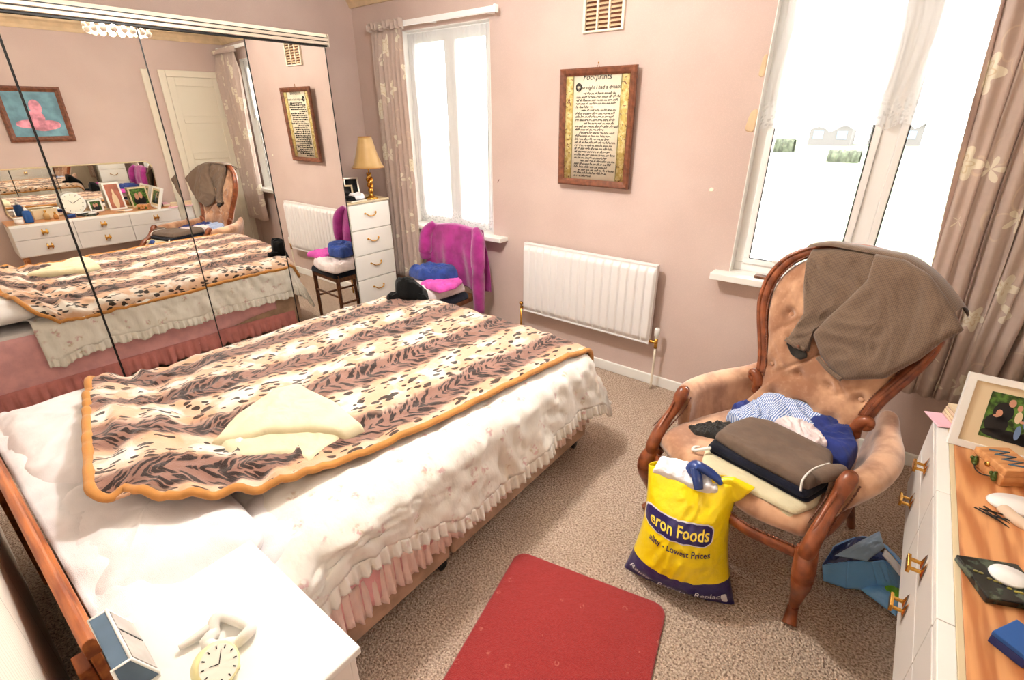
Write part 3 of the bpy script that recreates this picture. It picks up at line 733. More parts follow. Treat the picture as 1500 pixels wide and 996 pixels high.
# ---------------------------------------------------------------- bed
BX0, BX1, BY0, BY1 = .70, 2.215, .03, 2.11
bed = empty('double_bed', ((BX0+BX1)/2, 1.07, 0)); bo = Vector(bed.location)
def bbox(name, mat, x0, x1, y0, y1, z0, z1, bevel=.01, par=bed, off=bo):
    mb = MB(); mb.box(x0-off.x, x1-off.x, y0-off.y, y1-off.y, z0, z1); return mb.build(name, mat, par, bevel=bevel, smooth=False, seg=3)
bbox('divan_base', 'divan', BX0, BX1, BY0+.01, 1.02, .075, .33, .015)
bbox('divan_base', 'divan', BX0, BX1, 1.03, BY1, .075, .33, .015)
bbox('mattress', 'linen', BX0, BX1, BY0+.01, BY1, .332, .54, .04)
for x in (BX0+.06, BX1-.045):
    for y in (.12, 1.0, BY1-.06):
        mb = MB(); mb.tube([(-.014, 0, .022), (.014, 0, .022)], .022, n=16, sub=1); mb.box(-.012, .012, -.015, .015, .02, .05); mb.lathe([(.007, .03), (.007, .077)], n=10)
        o = mb.build('caster', 'darkplastic', bed); o.location = (x-bo.x, y-bo.y, 0)
mb = MB()
x0, x1 = BX0-.02, BX1-.005
def hb(u, v): return None
top = .735
prof = [(-.020, top-.05), (-.021, top-.012), (-.016, top-.004), (-.006, top), (.002, top-.003), (.005, top-.010), (.011, top-.014), (.012, top-.05)]
mb.loft([[Vector((x-bo.x, a-bo.y, b)) for a, b in prof] for x in (x0, x1)])
hb_ = mb.build('headboard_rail', 'pine_red', bed, smooth=False, bevel=.002)
bbox('headboard_panel', 'pine_red', x0+.02, x1-.01, -.016, .004, .40, .69, .004)
for x in (x0+.25, x1-.08): bbox('headboard_leg', 'pine_red', x-.03, x+.03, -.045, -.018, .0, .62, .004)
tag(bed, 'double divan bed with orange wooden headboard, filling the middle of the room', 'bed')

def pillow_bump(x, y):
    return .085*sst(.52, .30, y)*(.8+.2*math.cos((x-1.45)*3))
def topz(x, y):
    return .595+.018*math.sin((x-.7)/1.5*PI)+pillow_bump(x, y)
RX0, RX1, RY1 = .765, 2.15, 2.035; RR = .085
def drape(a, b, off, hem_wave=0.0, wf=9.0, flare=.06, seed=0, zf=topz, ry0=None):
    """lay an unfolded point (a,b) over the bed's top and sides"""
    px = min(max(a, RX0), RX1); py = min(b, RY1)
    if ry0 is not None: py = max(py, ry0)
    ex, ey = a-px, b-py; d = math.hypot(ex, ey)
    z0 = zf(px, py)+off
    if d < 1e-6: return Vector((a, b, z0))
    nx, ny = ex/d, ey/d; R_ = RR+off
    q = R_*PI/2
    if d < q: g = R_*math.sin(d/R_); hgt = R_*(1-math.cos(d/R_))
    else:
        s = d-q; t_ = px*wf*.9+py*wf+seed
        if ex and ey: t_ += math.atan2(ny, nx)*2.2
        g = R_+(flare+.45*abs(nx*ny))*s+hem_wave*sst(0, .25, s)*(1.3+math.sin(t_)+.5*math.sin(2.7*t_+1))
        hgt = R_+s*.985
    return Vector((px+nx*g, py+ny*g, z0-hgt))

# pillows
def pillow(cx, cy, cz, a, b, c, rz, seed, label, tilt=0):
    mb = MB()
    def fn(u, v):
        th = 2*PI*u; ph = PI*(v-.5)
        def sp(x, p): return math.copysign(abs(x)**p, x)
        x = a*sp(math.cos(ph), .4)*sp(math.cos(th), .32); y = b*sp(math.cos(ph), .4)*sp(math.sin(th), .32); z = c*sp(math.sin(ph), .9)
        z *= .55+.45*(1-(abs(x)/a)**3)*(1-(abs(y)/b)**3)+.0
        z += (.014*ridge(x*5+seed+nz(x*6, y*6)*.5, y*6, seed)+.008*ridge(x*13+seed, y*12+x*5, seed+3)-.008)*(1 if z > 0 else 0)
        p = Vector((x, y, z+tilt*x)); p.rotate(Matrix.Rotation(rz, 3, 'Z')); return p
    mb.grid(fn, 96, 48, cu=True); o = mb.build('pillow', 'linen', loc=(cx, cy, cz)); tag(o, label, 'pillow', 'pillows at the head of the bed')
pillow(1.07, .235, .635, .36, .205, .072, .02, 1, 'white pillow on the mirror side of the bed, tucked under the blanket edge')
pillow(1.79, .225, .620, .355, .20, .056, -.02, 4, 'crumpled white pillow on the bedside table side of the bed')
# lower white sheet over the head end
mb = MB()
def fn(u, v):
    a = .74+1.475*u; b = .016+.52*v
    z = .585+.07*sst(.30, .05, b)+.016*ridge(a*5+nz(a*5, b*5), b*7, 2)+.010*ridge(a*12, b*13+a*6, 7)
    z -= .10*sst(2.15, 2.22, a)
    return (a, b, z)
mb.grid(fn, 80, 40)
tag(mb.build('bed_sheet', 'linen', solid=.006), 'creased white bed sheet at the head end of the bed by the headboard', 'sheet')

# duvet
def hemdrop_r(b): return .30+.035*math.sin(b*7+1)+.03*sst(.9, .4, b)
def fold_n(a, b):
    wx = nz(a*3, b*3, 5)*.8
    return .012*ridge(a*4+wx, b*3.2-a*2, 3)+.009*ridge(a*9+wx, b*8+a*5, 9)+.004*ridge(a*19, b*17+a*9, 4)
mb = MB()
A0, A1, B0, B1 = RX0-.27, RX1+.34, .36, RY1+.35
def corner(a, b):   # round the loose corners of the cloth
    return a, b
def fn(u, v):
    a = A0+(A1-A0)*u; b = B0+(B1-B0)*v
    a2 = a+(.02*math.sin(b*6)-.13*sst(1.15, .45, b)-.02)*sst(2.2, 2.5, a)
    qx = max(0, a2-RX1); qy = max(0, b-RY1); qd = math.hypot(qx, qy)
    if qx > 0 and qy > 0 and qd > .37: a2 = RX1+qx*.37/qd; b = RY1+qy*.37/qd
    p = drape(a2, b, .0, .016, 11, .10, 1, zf=lambda x, y: .592+.018*math.sin((x-.7)/1.5*PI)-.03*sst(.55, .40, y))
    p.z += fold_n(a, b)
    p.x += (abs(fold_n(a+3, b*2))*1.4+.004)*(sst(2.15, 2.28, a)-sst(.76, .66, a))
    return p
mb.grid(fn, 150, 130)
dv = mb.build('duvet', 'duvet', solid=.012)
tag(dv, 'white floral duvet with a frilled hem hanging over the sides of the bed', 'duvet')
# frill along the duvet hem
def frill(name, mat, parent, path, w_, dens, amp, seed, out):
    mb = MB(); n = len(path)
    def fn(u, v):
        k = u*(n-1); i = int(min(k, n-2)); p = path[i].lerp(path[i+1], k-i)
        o = out(u); ph = dens*u*2*PI
        s = (amp*(math.sin(ph)+.4*math.sin(2.3*ph+seed)))*(.15+v)
        return p+o*(s+.012*v)+Vector((0, 0, -w_*v*(1+.1*math.sin(ph*.37+seed))))
    mb.grid(fn, max(60, int(dens*8)), 6); return mb.build(name, mat, parent, solid=.002)
hp = []
cyc = [(A1, B0+(B1-B0)*k/40) for k in range(41)]
pr = [fn(1, k/60)+Vector((.004, 0, .004)) for k in range(61)]
frill('frill', 'duvet', dv, pr, .055, 52, .007, 1, lambda u: Vector((1, 0, 0)))
pf = [fn(1-k/50, 1)+Vector((0, .004, .004)) for k in range(51)]
frill('frill', 'duvet', dv, pf, .055, 52, .007, 2, lambda u: Vector((0, 1, 0)))
pl = [fn(0, 1-k/60)+Vector((-.004, 0, .004)) for k in range(61)]
frill('frill', 'duvet', dv, pl, .055, 50, .007, 3, lambda u: Vector((-1, 0, 0)))
# pink sheet and valance
mb = MB()
def fn(u, v):
    b = .10+1.1*u; zb = .17+.12*sst(.2, 1, u); z = .52+(zb-.52)*v
    return Vector((2.220+.008*v+.004*math.sin(b*22)*v+.003*math.sin(b*51)*v, b, z))
mb.grid(fn, 90, 8); ps = mb.build('pink_sheet', 'pinkcloth', solid=.004)
mb = MB()
def fn(u, v):
    b = .06+1.75*u; zb = .13+.12*sst(.55, 1, u); z = .52+(zb-.52)*v
    return Vector((.696+.002*math.sin(b*9)*v, b, z))
mb.grid(fn, 90, 8); mb.build('far_side_drop', 'pinkcloth', ps, solid=.004)
tag(ps, 'plain pink sheet hanging below the duvet near the bedside table', 'sheet')
vr = [Vector((2.226, .36+1.74*k/50, .335)) for k in range(51)]
vl = empty('valance', (2.226, 1.2, .335))
f1 = frill('frill', 'frill', None, [p-Vector((2.226, 1.2, .335)) for p in vr], .15, 50, .009, 5, lambda u: Vector((1, 0, 0))); f1.parent = vl
lv2 = [Vector((.690, .05+1.9*k/50, .20))-Vector((2.226, 1.2, .335)) for k in range(51)]
f2 = frill('frill', 'rosefrill', None, lv2, .13, 34, .012, 6, lambda u: Vector((-1, 0, 0))); f2.parent = vl
tag(vl, 'pleated pale pink valance frill showing under the duvet hem', 'valance')

# blanket
mb = MB(); uvs = []
C00 = Vector((.60, .395)); C10 = Vector((1.845, .105)); C11 = Vector((2.235, 2.20)); C01 = Vector((.66, 2.26))   # head-left, head-right, foot-right, foot-left
def bl_ab(u, v):
    p = C00.lerp(C10, u).lerp(C01.lerp(C11, u), v)
    # rounded head-right corner and swelling right edge
    p.x += .085*math.sin(PI*min(1, v*1.15))*sst(.55, 1, u)*(1-v*.6)
    k = .11*max(0, 1-v/.13)**2*max(0, (u-.88)/.12)**2
    p.y += k*.9; p.x -= k*.9
    k = .10*max(0, 1-v/.1)**2*max(0, (.12-u)/.12)**2
    p.y += k
    return p
def bl_noise(a, b):
    head = sst(1.1, .35, b)
    n = .013*ridge(a*3.2+b*1.2, b*2.6, 7)+.008*ridge(a*8, b*6+a*2, 4)+.003*ridge(a*17, b*15, 8)
    n += head*(.026*ridge(a*5+b*3, b*7, 1)+.014*ridge(a*11, b*12+a*5, 6))
    return n
def bl_pt(u, v):
    p = bl_ab(u, v); q = drape(p.x, p.y, .024, .006, 9, .06, 2)
    q.z += bl_noise(p.x, p.y)+.006
    return q
NU, NV = 210, 260
def fn(u, v):
    uvs.append((u*1.50, v*2.0)); return bl_pt(u, v)
mb.grid(fn, NU, NV)
bk = mb.build('blanket', 'blanket', uv=uvs, solid=.010)
tag(bk, 'brown and cream animal print fleece blanket with orange binding spread over the bed', 'blanket')
per = [bl_pt(k/120, 0) for k in range(120)]+[bl_pt(1, k/160) for k in range(160)]+[bl_pt(1-k/120, 1) for k in range(120)]+[bl_pt(0, 1-k/160) for k in range(160)]
mb = MB(); mb.tube(per, .0125, n=8, sub=1, closed=True, asp=1.2); mb.build('binding', 'trim', bk)

# cream folded cardigan on the bed
def bedtop(x, y):
    q = drape(x, y, .024); return q.z+.016+.006*ridge(x*3, y*3)
cw = MB()
c1 = [(1.63, .50), (1.55, .63), (1.47, .80), (1.50, .88), (1.62, .90), (1.76, .905), (1.92, .87), (1.93, .76), (1.97, .64), (1.88, .635), (1.83, .60), (1.74, .49)]
patch(cw, c1, .030, bedtop, .012, 6, 3, rnd=.2, dirv=(.5, 1))
c2 = [(1.607, .483), (1.512, .61), (1.425, .822), (1.469, .906), (1.60, .912), (1.759, .91), (1.944, .885), (1.94, .80), (1.82, .73), (1.72, .64), (1.68, .56)]
patch(cw, c2, .046, bedtop, .014, 7, 5, rnd=.2, dirv=(1, .5))
tag(cw.build('folded_cardigan', 'cream'), 'cream folded garment lying on the animal print blanket', 'garment')
# black soft toy-like bundle
bb = MB()
patch(bb, [(.84, 2.05), (.90, 2.01), (.98, 2.03), (1.03, 2.12), (1.0, 2.20), (.94, 2.25), (.86, 2.24), (.83, 2.15)], .115, bedtop, .035, 14, 3, rnd=.6)
patch(bb, [(.97, 2.08), (1.03, 2.09), (1.05, 2.14), (1.03, 2.18), (.97, 2.18)], .05, bedtop, .01, 16, 6, rnd=1, N=48)
patch(bb, [(.85, 1.96), (.90, 1.95), (.93, 2.06), (.86, 2.08)], .035, bedtop, .01, 16, 8, rnd=1, N=48)
tag(bb.build('black_garment', 'black', loc=(-.03, -.07, .004)), 'small black crumpled furry bundle on the foot end of the blanket', 'garment')

# ---------------------------------------------------------------- bedside table
ns = empty('bedside_table', (2.41, .195, 0))
def lb(par, name, mat, x0, x1, y0, y1, z0, z1, bevel=.004, seg=2):
    mb = MB(); mb.box(x0, x1, y0, y1, z0, z1); return mb.build(name, mat, par, bevel=bevel, seg=seg, smooth=False)
lb(ns, 'top', 'white', -.24, .24, -.152, .152, .68, .70, .004)
lb(ns, 'body', 'drawer', -.225, .225, -.145, .130, .06, .68)
for k in range(2):
    d = lb(ns, 'drawer', 'drawer', -.22, .22, .1305, .146, .38+.15*k-.12*0, .515+.15*k, .003)
    mb = MB(); mb.tube([(-.04, .147, .45+.15*k), (-.03, .165, .45+.15*k), (.03, .165, .45+.15*k), (.04, .147, .45+.15*k)], .004); mb.build('handle', 'brass', d)
lb(ns, 'plinth', 'drawer', -.22, .22, -.14, .12, 0, .06)
tag(ns, 'white bedside table beside the head of the bed', 'bedside table')
# photo frame-like radio
cr = empty('clock_radio', (2.302, .028, .70), -.03)
RP = ((-.022, .002), (.036, .002), (.036, .012), (.008, .085), (-.022, .085))
mb = MB(); mb.loft([[Vector((x, a, b)) for a, b in RP] for x in (-.085, .075)]); mb.build('body', 'greyblue', cr, bevel=.002, smooth=False)
for x in (-.085, .075):
    mb = MB(); mb.tube([(x, a, b) for a, b in RP], .0032, n=8, sub=1, closed=True, up=(1, 0, 0)); mb.build('rim', 'white', cr)
mb = MB(); mb.tube([(-.085, .008, .085), (.075, .008, .085)], .003, n=8, sub=1); mb.build('top_edge', 'white', cr)
def slant(x, q, o): return Vector((x, .008+.028*q+o*.93, .085-.073*q+o*.37))
mb = MB(); mb.loft([[slant(x, .06, .0), slant(x, .94, .0), slant(x, .94, .003), slant(x, .06, .003)] for x in (-.080, .070)]); mb.build('display', 'dullglass', cr, smooth=False)
mb = MB(); mb.loft([[slant(x, .08, .003), slant(x, .92, .003), slant(x, .92, .004), slant(x, .08, .004)] for x in (-.02, -.016)]); mb.build('divider', 'darkplastic', cr, smooth=False)
tag(cr, 'small grey-blue clock radio with white rim and sloping glass front on the bedside table', 'clock radio')
# twisted white cord/tissue ring
mb = MB(); pts = []
for k in range(28):
    a = 2*PI*k/28; r = .034+.008*math.sin(3*a); pts.append((r*1.2*math.cos(a), r*math.sin(a), .014+.006*math.sin(5*a)))
mb.tube(pts, .012, n=10, sub=2, closed=True); mb.tube([(-.04, .01, .014), (-.055, -.03, .012), (-.07, -.06, .010)], [.011, .009, .006]); mb.tube([(.03, -.02, .016), (.0, -.035, .018), (-.03, -.03, .014)], .012)
tag(mb.build('hair_scrunchie', 'whitecord', loc=(2.405, .185, .70), rotz=.3), 'white twisted fabric hair band on the bedside table behind the alarm clock', 'hair band')
ac = empty('alarm_clock', (2.478, .135, .70), -1.25)
mb = MB()
def TT(p): # disc face tilted up
    v_ = Vector((p.x, p.z, p.y)); v_.rotate(Matrix.Rotation(.75, 3, 'X')); return v_+Vector((0, 0, .036))
mb.lathe([(.001, -.03), (.030, -.03), (.040, -.018), (.042, .008), (.038, .014)], T=TT, n=40); mb.build('case', 'lightplastic', ac)
mb = MB(); mb.lathe([(.001, .0142), (.036, .0142)], T=TT, n=40, cap=False); mb.build('dial', 'clockface', ac)
mb = MB()
for k in range(12):
    a = 2*PI*k/12; c_, s_ = math.cos(a), math.sin(a); q = [TT(Vector((r*c_-w2*s_, r*s_+w2*c_, .0148))) for r, w2 in ((.027, -.0012), (.033, -.0012), (.033, .0012), (.027, .0012))]; mb.add(q, [(0, 1, 2, 3)])
for a, L in ((.6, .018), (2.4, .026)):
    c_, s_ = math.cos(a), math.sin(a); mb.add([TT(Vector((r*c_-w2*s_, r*s_+w2*c_, .0152))) for r, w2 in ((0, -.001), (L, -.0006), (L, .0006), (0, .001))], [(0, 1, 2, 3)])
mb.build('hands_and_marks', 'ink', ac)
mb = MB(); mb.box(-.03, .03, -.02, .025, 0, .012); mb.build('foot', 'lightplastic', ac, bevel=.004)
tag(ac, 'small cream alarm clock with round white face at the front of the bedside table', 'alarm clock')

# ---------------------------------------------------------------- chest of drawers in the corner
ch = empty('chest_of_drawers', (-.315, 2.53, 0))
lb(ch, 'body', 'drawer', -.20, .196, -.20, .20, .05, 1.095)
lb(ch, 'plinth', 'drawer', -.19, .17, -.19, .19, 0, .05)
lb(ch, 'top', 'cream_wood', -.21, .215, -.205, .205, 1.095, 1.112)
for k in range(5):
    z0 = .07+k*.205
    d = lb(ch, 'drawer', 'drawer', .1965, .213, -.197, .197, z0, z0+.199, .003)
    mb = MB(); zz = z0+.115
    mb.tube([(.213, -.052, zz+.008), (.228, -.045, zz+.006), (.230, -.028, zz-.008), (.232, 0, zz-.013), (.230, .028, zz-.008), (.228, .045, zz+.006), (.213, .052, zz+.008)], .0045, n=8)
    mb.ball((.214, -.052, zz+.008), .009, sc_=(.5, 1, 1)); mb.ball((.214, .052, zz+.008), .009, sc_=(.5, 1, 1)); mb.build('handle', 'brass', d)
tag(ch, 'tall narrow white chest of drawers with curved brass handles in the corner beyond the wardrobe', 'chest of drawers')
# lamp
lp = empty('table_lamp', (-.155, 2.60, 1.112))
mb = MB(); mb.lathe([(.05, 0), (.052, .008), (.03, .018), (.016, .03), (.012, .045), (.020, .055), (.024, .065), (.016, .08), (.010, .09)], n=28); mb.build('base', 'gold', lp)
mb = MB()
for s in (0, PI): mb.tube([(.014*math.cos(s+k*.9), .014*math.sin(s+k*.9), .09+k*.014) for k in range(9)], [.009, .012, .014, .015, .015, .014, .012, .010, .007], n=10)
mb.tube([(0, 0, .2), (0, 0, .26)], .006, sub=1); mb.build('twisted_stem', 'gold', lp)
mb = MB()
def sq(a): c_ = abs(math.cos(4*a)); return .97+.03*c_
pr_ = [(.125-.075*(k/10)**.7, .245+.225*k/10) for k in range(11)]
mb.lathe(pr_, n=64, cap=False, sq=sq); mb.build('lamp_shade', 'gold_shade', lp, solid=.003)
mb = MB()
for r, z in ((.126, .245), (.051, .47)): mb.tube([(r*math.cos(2*PI*k/24), r*math.sin(2*PI*k/24), z) for k in range(24)], .003, n=6, sub=1, closed=True)
mb.build('shade_trim', 'trim', lp)
mb = MB(); mb.ball((0, 0, .31), .026); mb.build('bulb', 'porcelain', lp)
bx_ = MB(); patch(bx_, [(-.05, -.035), (.05, -.04), (.055, .03), (-.045, .04)], .022, fold=.008, fr=30, seed=5, rnd=.2); tag(bx_.build('black_pouch', 'black', loc=(-.15, 2.375, 1.129)), 'small black pouch on the magazine at the front of the corner chest top', 'pouch')
tag(lp, 'gold table lamp with a flared gold shade on the corner chest of drawers', 'table lamp')
# papers and frames beside it
def stack_item(name, label, cat, x, y, z, dx, dy, dz, rz, mats, tilt=0):
    o = empty(name, (x, y, z), rz)
    b = lb(o, 'block', mats[0], -dx/2, dx/2, -dy/2, dy/2, 0, dz, .002)
    if len(mats) > 1: lb(o, 'cover', mats[1], -dx/2-.002, dx/2+.002, -dy/2-.002, dy/2+.002, dz, dz+.003, .001)
    o.rotation_euler = (tilt, 0, rz); tag(o, label, cat); return o
stack_item('magazine', 'dark magazine lying at the front edge of the corner chest top', 'magazine', -.235, 2.42, 1.113, .28, .16, .012, .1, ('paper', 'darkplastic'))
mb = MB(); patch(mb, [(-.04, -.05), (.04, -.05), (.06, .0), (.04, .05), (-.03, .05), (-.05, .02)], .028, fold=.02, fr=30, seed=3, rnd=.6); o = mb.build('plastic_wrapping', 'bagwhite', loc=(-.16, 2.46, 1.129)); tag(o, 'crumpled clear and white plastic wrapping on the corner chest of drawers', 'wrapping')
for (fx, y, z, hgt, lab) in ((-.27, 2.44, 1.128, .10, 'front small standing photo frame on the corner chest, half behind the wardrobe mirror'), (-.32, 2.54, 1.128, .15, 'rear small standing photo frame on the corner chest, half behind the wardrobe mirror')):
    o = empty('small_frame', (fx, y, z), 0)
    fr_ = MB()
    for q in ((-.06, .06, 0, .014), (-.06, .06, hgt-.014, hgt), (-.06, -.046, .014, hgt-.014), (.046, .06, .014, hgt-.014)): fr_.box(-.008, .006, q[0], q[1], q[2], q[3])
    k = fr_.build('frame', 'cream_wood' if y < 2.5 else 'chrome', o, bevel=.002); im = MB(); im.box(-.004, .0, -.048, .048, .012, hgt-.012); im.build('picture', 'photo_dark', o)
    o.rotation_euler = (0, -.35, -.5); tag(o, lab, 'photo frame')

# ---------------------------------------------------------------- wooden chair with clothes near the small window
wc = empty('wooden_chair', (.62, 2.56, 0), .06)
for x in (-.20, .20):
    for y, t_ in ((-.2, .45), (.19, .93)):
        mb = MB(); mb.tube([(x, y-(0 if y < 0 else -.015), 0), (x, y, .43), (x, y+(.045 if y > 0 else 0), t_)], [.014, .019, .014], n=10, sub=4); mb.build('leg', 'chair_wood', wc)
mb = MB(); mb.box(-.215, .215, -.215, .205, .40, .44); mb.build('seat', 'chair_wood', wc, bevel=.008)
for a, b in (((-.2, -.2, .2), (-.2, .19, .2)), ((.2, -.2, .2), (.2, .19, .2)), ((-.2, -.2, .26), (.2, -.2, .26))):
    mb = MB(); mb.tube([a, b], .010, sub=1); mb.build('stretcher', 'chair_wood', wc)
mb = MB(); mb.box(-.20, .20, .215, .235, .80, .93); mb.build('back_rest', 'chair_wood', wc, bevel=.006)
tag(wc, 'brown wooden chair under a heap of clothes beneath the small window', 'chair')
CW = Matrix.Translation((.62, 2.56, 0)) @ Matrix.Rotation(.06, 4, 'Z')
# magenta robe over the chair back
mb = MB()
def fn(u, v):
    s = (v-.5)*1.0; x = -.245+.49*u
    w_ = .014*math.sin(u*13+s*3)+.004*math.sin(u*31+s*6)
    if abs(s) < .05: y = .225+s*.6; z = .955-.3*s*s*8
    else:
        sg = 1 if s > 0 else -1; d = abs(s)-.05
        y = .225+sg*(.035+.03*sst(0, .2, d))+w_*sst(0, .3, d)*1.0; z = .945-d*(1.0 if sg < 0 else 1.1)
    x *= 1+.10*sst(.1, .5, abs(s)); z -= .012*math.cos(u*6.28)
    return Vector((x, y, z))
mb.grid(fn, 90, 70)
rb = mb.build('dressing_gown', 'purple', solid=.008, loc=(.62, 2.56, 0), rotz=.06)
for sx, y, L, ph in ((.262, .16, .62, 0), (-.25, .15, .25, 1)):
    mb = MB(); mb.tube([(sx*.8, .21, .95), (sx, y+.01, .88), (sx*1.03, y-.01, .75), (sx*1.02, y-.01, .93-L)], [.03, .05, .055, .042], n=16, sub=6); mb.build('sleeve', 'purple', rb)
tag(rb, 'magenta fleece dressing gown hung over the back of the wooden chair', 'dressing gown')
def heap(name, mat, pts, z, h_, fold, seed, label, fr=16, loc=(.62, 2.56, 0), rotz=.06, rnd=.7, N=84, dirv=(1, .3), mats=None):
    mb = MB(); patch(mb, pts, h_, lambda x, y: z, fold, fr, seed, rnd=rnd, N=N, dirv=dirv); o = mb.build(name, mat, loc=loc, rotz=rotz); tag(o, label, 'garment'); return o
heap('folded_trousers', 'navy', [(-.22, -.23), (.21, -.23), (.22, .10), (-.2, .12)], .442, .055, .006, 2, 'dark navy garment at the bottom of the heap on the wooden chair')
heap('shirt', 'whitecotton', [(-.26, -.24), (-.05, -.27), (.16, -.22), (.20, .08), (-.1, .14), (-.24, .05)], .500, .07, .03, 3, 'crumpled white and pale pink shirt in the heap on the wooden chair')
heap('top', 'magenta', [(-.02, -.20), (.22, -.24), (.25, -.1), (.20, .05), (.02, .0)], .575, .03, .02, 5, 'bright pink garment in the heap on the wooden chair')
heap('sweatshirt', 'denimblue', [(-.21, -.12), (-.05, -.16), (.12, -.08), (.16, .05), (.05, .13), (-.15, .08)], .605, .065, .03, 8, 'mid blue crumpled sweatshirt topmost on the wooden chair', fr=13)
# small thing on window-1 sill
mb = MB(); mb.box(-.05, .05, -.012, .012, 0, .012); mb.box(-.02, .03, -.008, .010, .012, .022); tag(mb.build('pen_case', 'greyblue', loc=(.60, 2.99, .868), bevel=.003), 'small grey object on the small window sill above the dressing gown', 'case')

# ---------------------------------------------------------------- rug
rg = MB(); a_ = .2
def rr_out(w2, h2, r):
    out = []
    for cx, cy, a0 in ((w2-r, h2-r, 0), (-w2+r, h2-r, 90), (-w2+r, -h2+r, 180), (w2-r, -h2+r, 270)):
        for k in range(7): a = math.radians(a0+15*k); out.append((cx+r*math.cos(a), cy+r*math.sin(a)))
    return out
o_ = rr_out(.315, .55, .05)
rg.loft([[Vector((x, y, 0)) for x, y in o_], [Vector((x, y, .008)) for x, y in o_], [Vector((x*.985, y*.99, .012)) for x, y in o_]])
rgo = rg.build('rug', 'rug', loc=(2.80, .795, .001), rotz=.215, smooth=False)
tag(rgo, 'small red rug with rounded corners on the carpet beside the bed', 'rug')

# ---------------------------------------------------------------- armchair
CH = (3.117, 2.003, 0); CR = math.radians(-18.98)
ac = empty('armchair', CH, CR)
def mirror2(fn):
    for s in (-1, 1): fn(s)
seat_out = []
for k in range(25):   # serpentine front
    u = k/24; x = -.315+.645*u; seat_out.append((x, -.30-.045*math.sin(PI*u)**.8+.012*math.cos(4*PI*u)))
seat_out += [(.335, -.2), (.32, 0), (.28, .2), (.25, .31), (0, .33), (-.25, .31), (-.28, .2), (-.32, 0), (-.335, -.2)]
mb = MB(); patch(mb, seat_out, .075, lambda x, y: .375+.015*(y<9)-.02*y, .004, 5, 2, M_=18, N=120, rnd=.3)
mb.build('seat', 'velvet', ac)
# front rail
fr_pts = [(x, y-.012, .365+.012*math.sin(PI*k/24)) for k, (x, y) in enumerate(seat_out[:25])]
mb = MB(); mb.tube([(p[0], p[1], p[2]-.03) for p in fr_pts], .024, n=12, asp=.7, sub=2); mb.build('front_rail', 'mahogany', ac)
for s in (-1, 1):
    mb = MB(); mb.tube([(s*.335, -.28, .345), (s*.33, 0, .34), (s*.26, .31, .34)], .026, n=10, asp=.7); mb.build('side_rail', 'mahogany', ac)
mb = MB(); mb.tube([(-.25, .32, .35), (.25, .32, .35)], .026, sub=1); mb.build('back_rail', 'mahogany', ac)
def studs(path, r, par, name='nail_trim', step=.010):
    mb = MB(); P = smooth_path([Vector(p) for p in path], 8); acc = 0
    mb.tube(path, r*.55, n=6, sub=4)
    for i in range(1, len(P)):
        acc += (P[i]-P[i-1]).length
        while acc > step:
            acc -= step; mb.ball(P[i], r, n=6, m_=4)
    return mb.build(name, 'frame_wood', par)
studs([(x, y-.006, z-.002) for x, y, z in fr_pts[::3]], .0045, ac)
def arm(s):
    path = [(.345, -.125, .565), (.375, -.04, .585), (.375, .08, .59), (.350, .2, .595), (.30, .30, .61), (.265, .37, .64)]
    P = smooth_path([Vector(p) for p in path], 6); rings = []
    for i, p in enumerate(P):
        u = i/(len(P)-1); w2 = .050-.012*u+.012*math.sin(PI*u)
        sec = [(-.035, .36), (.0, .36), (.010, .44), (.030, p.z-.10), (w2, p.z-.045), (w2*.95, p.z-.012), (w2*.5, p.z+.010), (0, p.z+.014), (-w2*.6, p.z+.006), (-w2, p.z-.025), (-w2*.95, p.z-.06), (-.048, p.z-.12), (-.055, .44)]
        bx = p.x; lowx = .335-.075*sst(0, 1, u)
        ring = []
        for a, z in sec:
            k = sst(.36, p.z-.05, z); xx = lowx*(1-k)+bx*k
            ring.append(Vector((s*(xx+a), p.y-(1-k)*.01, z)))
        if s < 0: ring.reverse()
        rings.append(ring)
    mb = MB(); mb.loft(rings); return mb.build('arm', 'velvet', ac, sub=1)
for s in (-1, 1):
    arm(s)
    # wooden arm post with scroll, running down into the front leg
    mb = MB(); mb.tube([(s*.338+.016, -.285, .33), (s*.346+.018, -.312, .38), (s*.348+.014, -.275, .44), (s*.350+.004, -.205, .49), (s*.349, -.155, .535), (s*.350, -.135, .57), (s*.352, -.115, .593), (s*.352, -.085, .588)], [.027, .030, .028, .023, .025, .031, .029, .012], n=14, asp=.95, up=(0, 1, 0.01))
    mb.build('arm_post', 'mahogany', ac)
    mb = MB(); mb.tube([(s*.340+.016, -.330, .36), (s*.342+.012, -.289, .455), (s*.346, -.215, .51), (s*.349, -.178, .56)], [.006, .008, .008, .005], n=8); mb.build('carved_bead', 'mahogany', ac)
    for q in (-1, 1): studs([(s*.352+q*.032, -.255, .44), (s*.349+q*.03, -.18, .49), (s*.349+q*.034, -.135, .53), (s*.350+q*.036, -.112, .575)], .0042, ac)
    mb = MB(); mb.tube([(s*.336+.016, -.285, .375), (s*.355+.018, -.322, .315), (s*.360+.018, -.322, .25), (s*.350+.016, -.280, .15), (s*.342+.015, -.255, .07), (s*.347+.015, -.265, .025), (s*.357+.015, -.285, .0)], [.034, .038, .034, .024, .018, .021, .026], n=14)
    mb.build('front_leg', 'mahogany', ac)
    mb = MB(); mb.tube([(s*.24, .29, .37), (s*.245, .32, .22), (s*.255, .38, .08), (s*.26, .42, .0)], [.026, .022, .018, .016], n=10); mb.build('rear_leg', 'mahogany', ac)
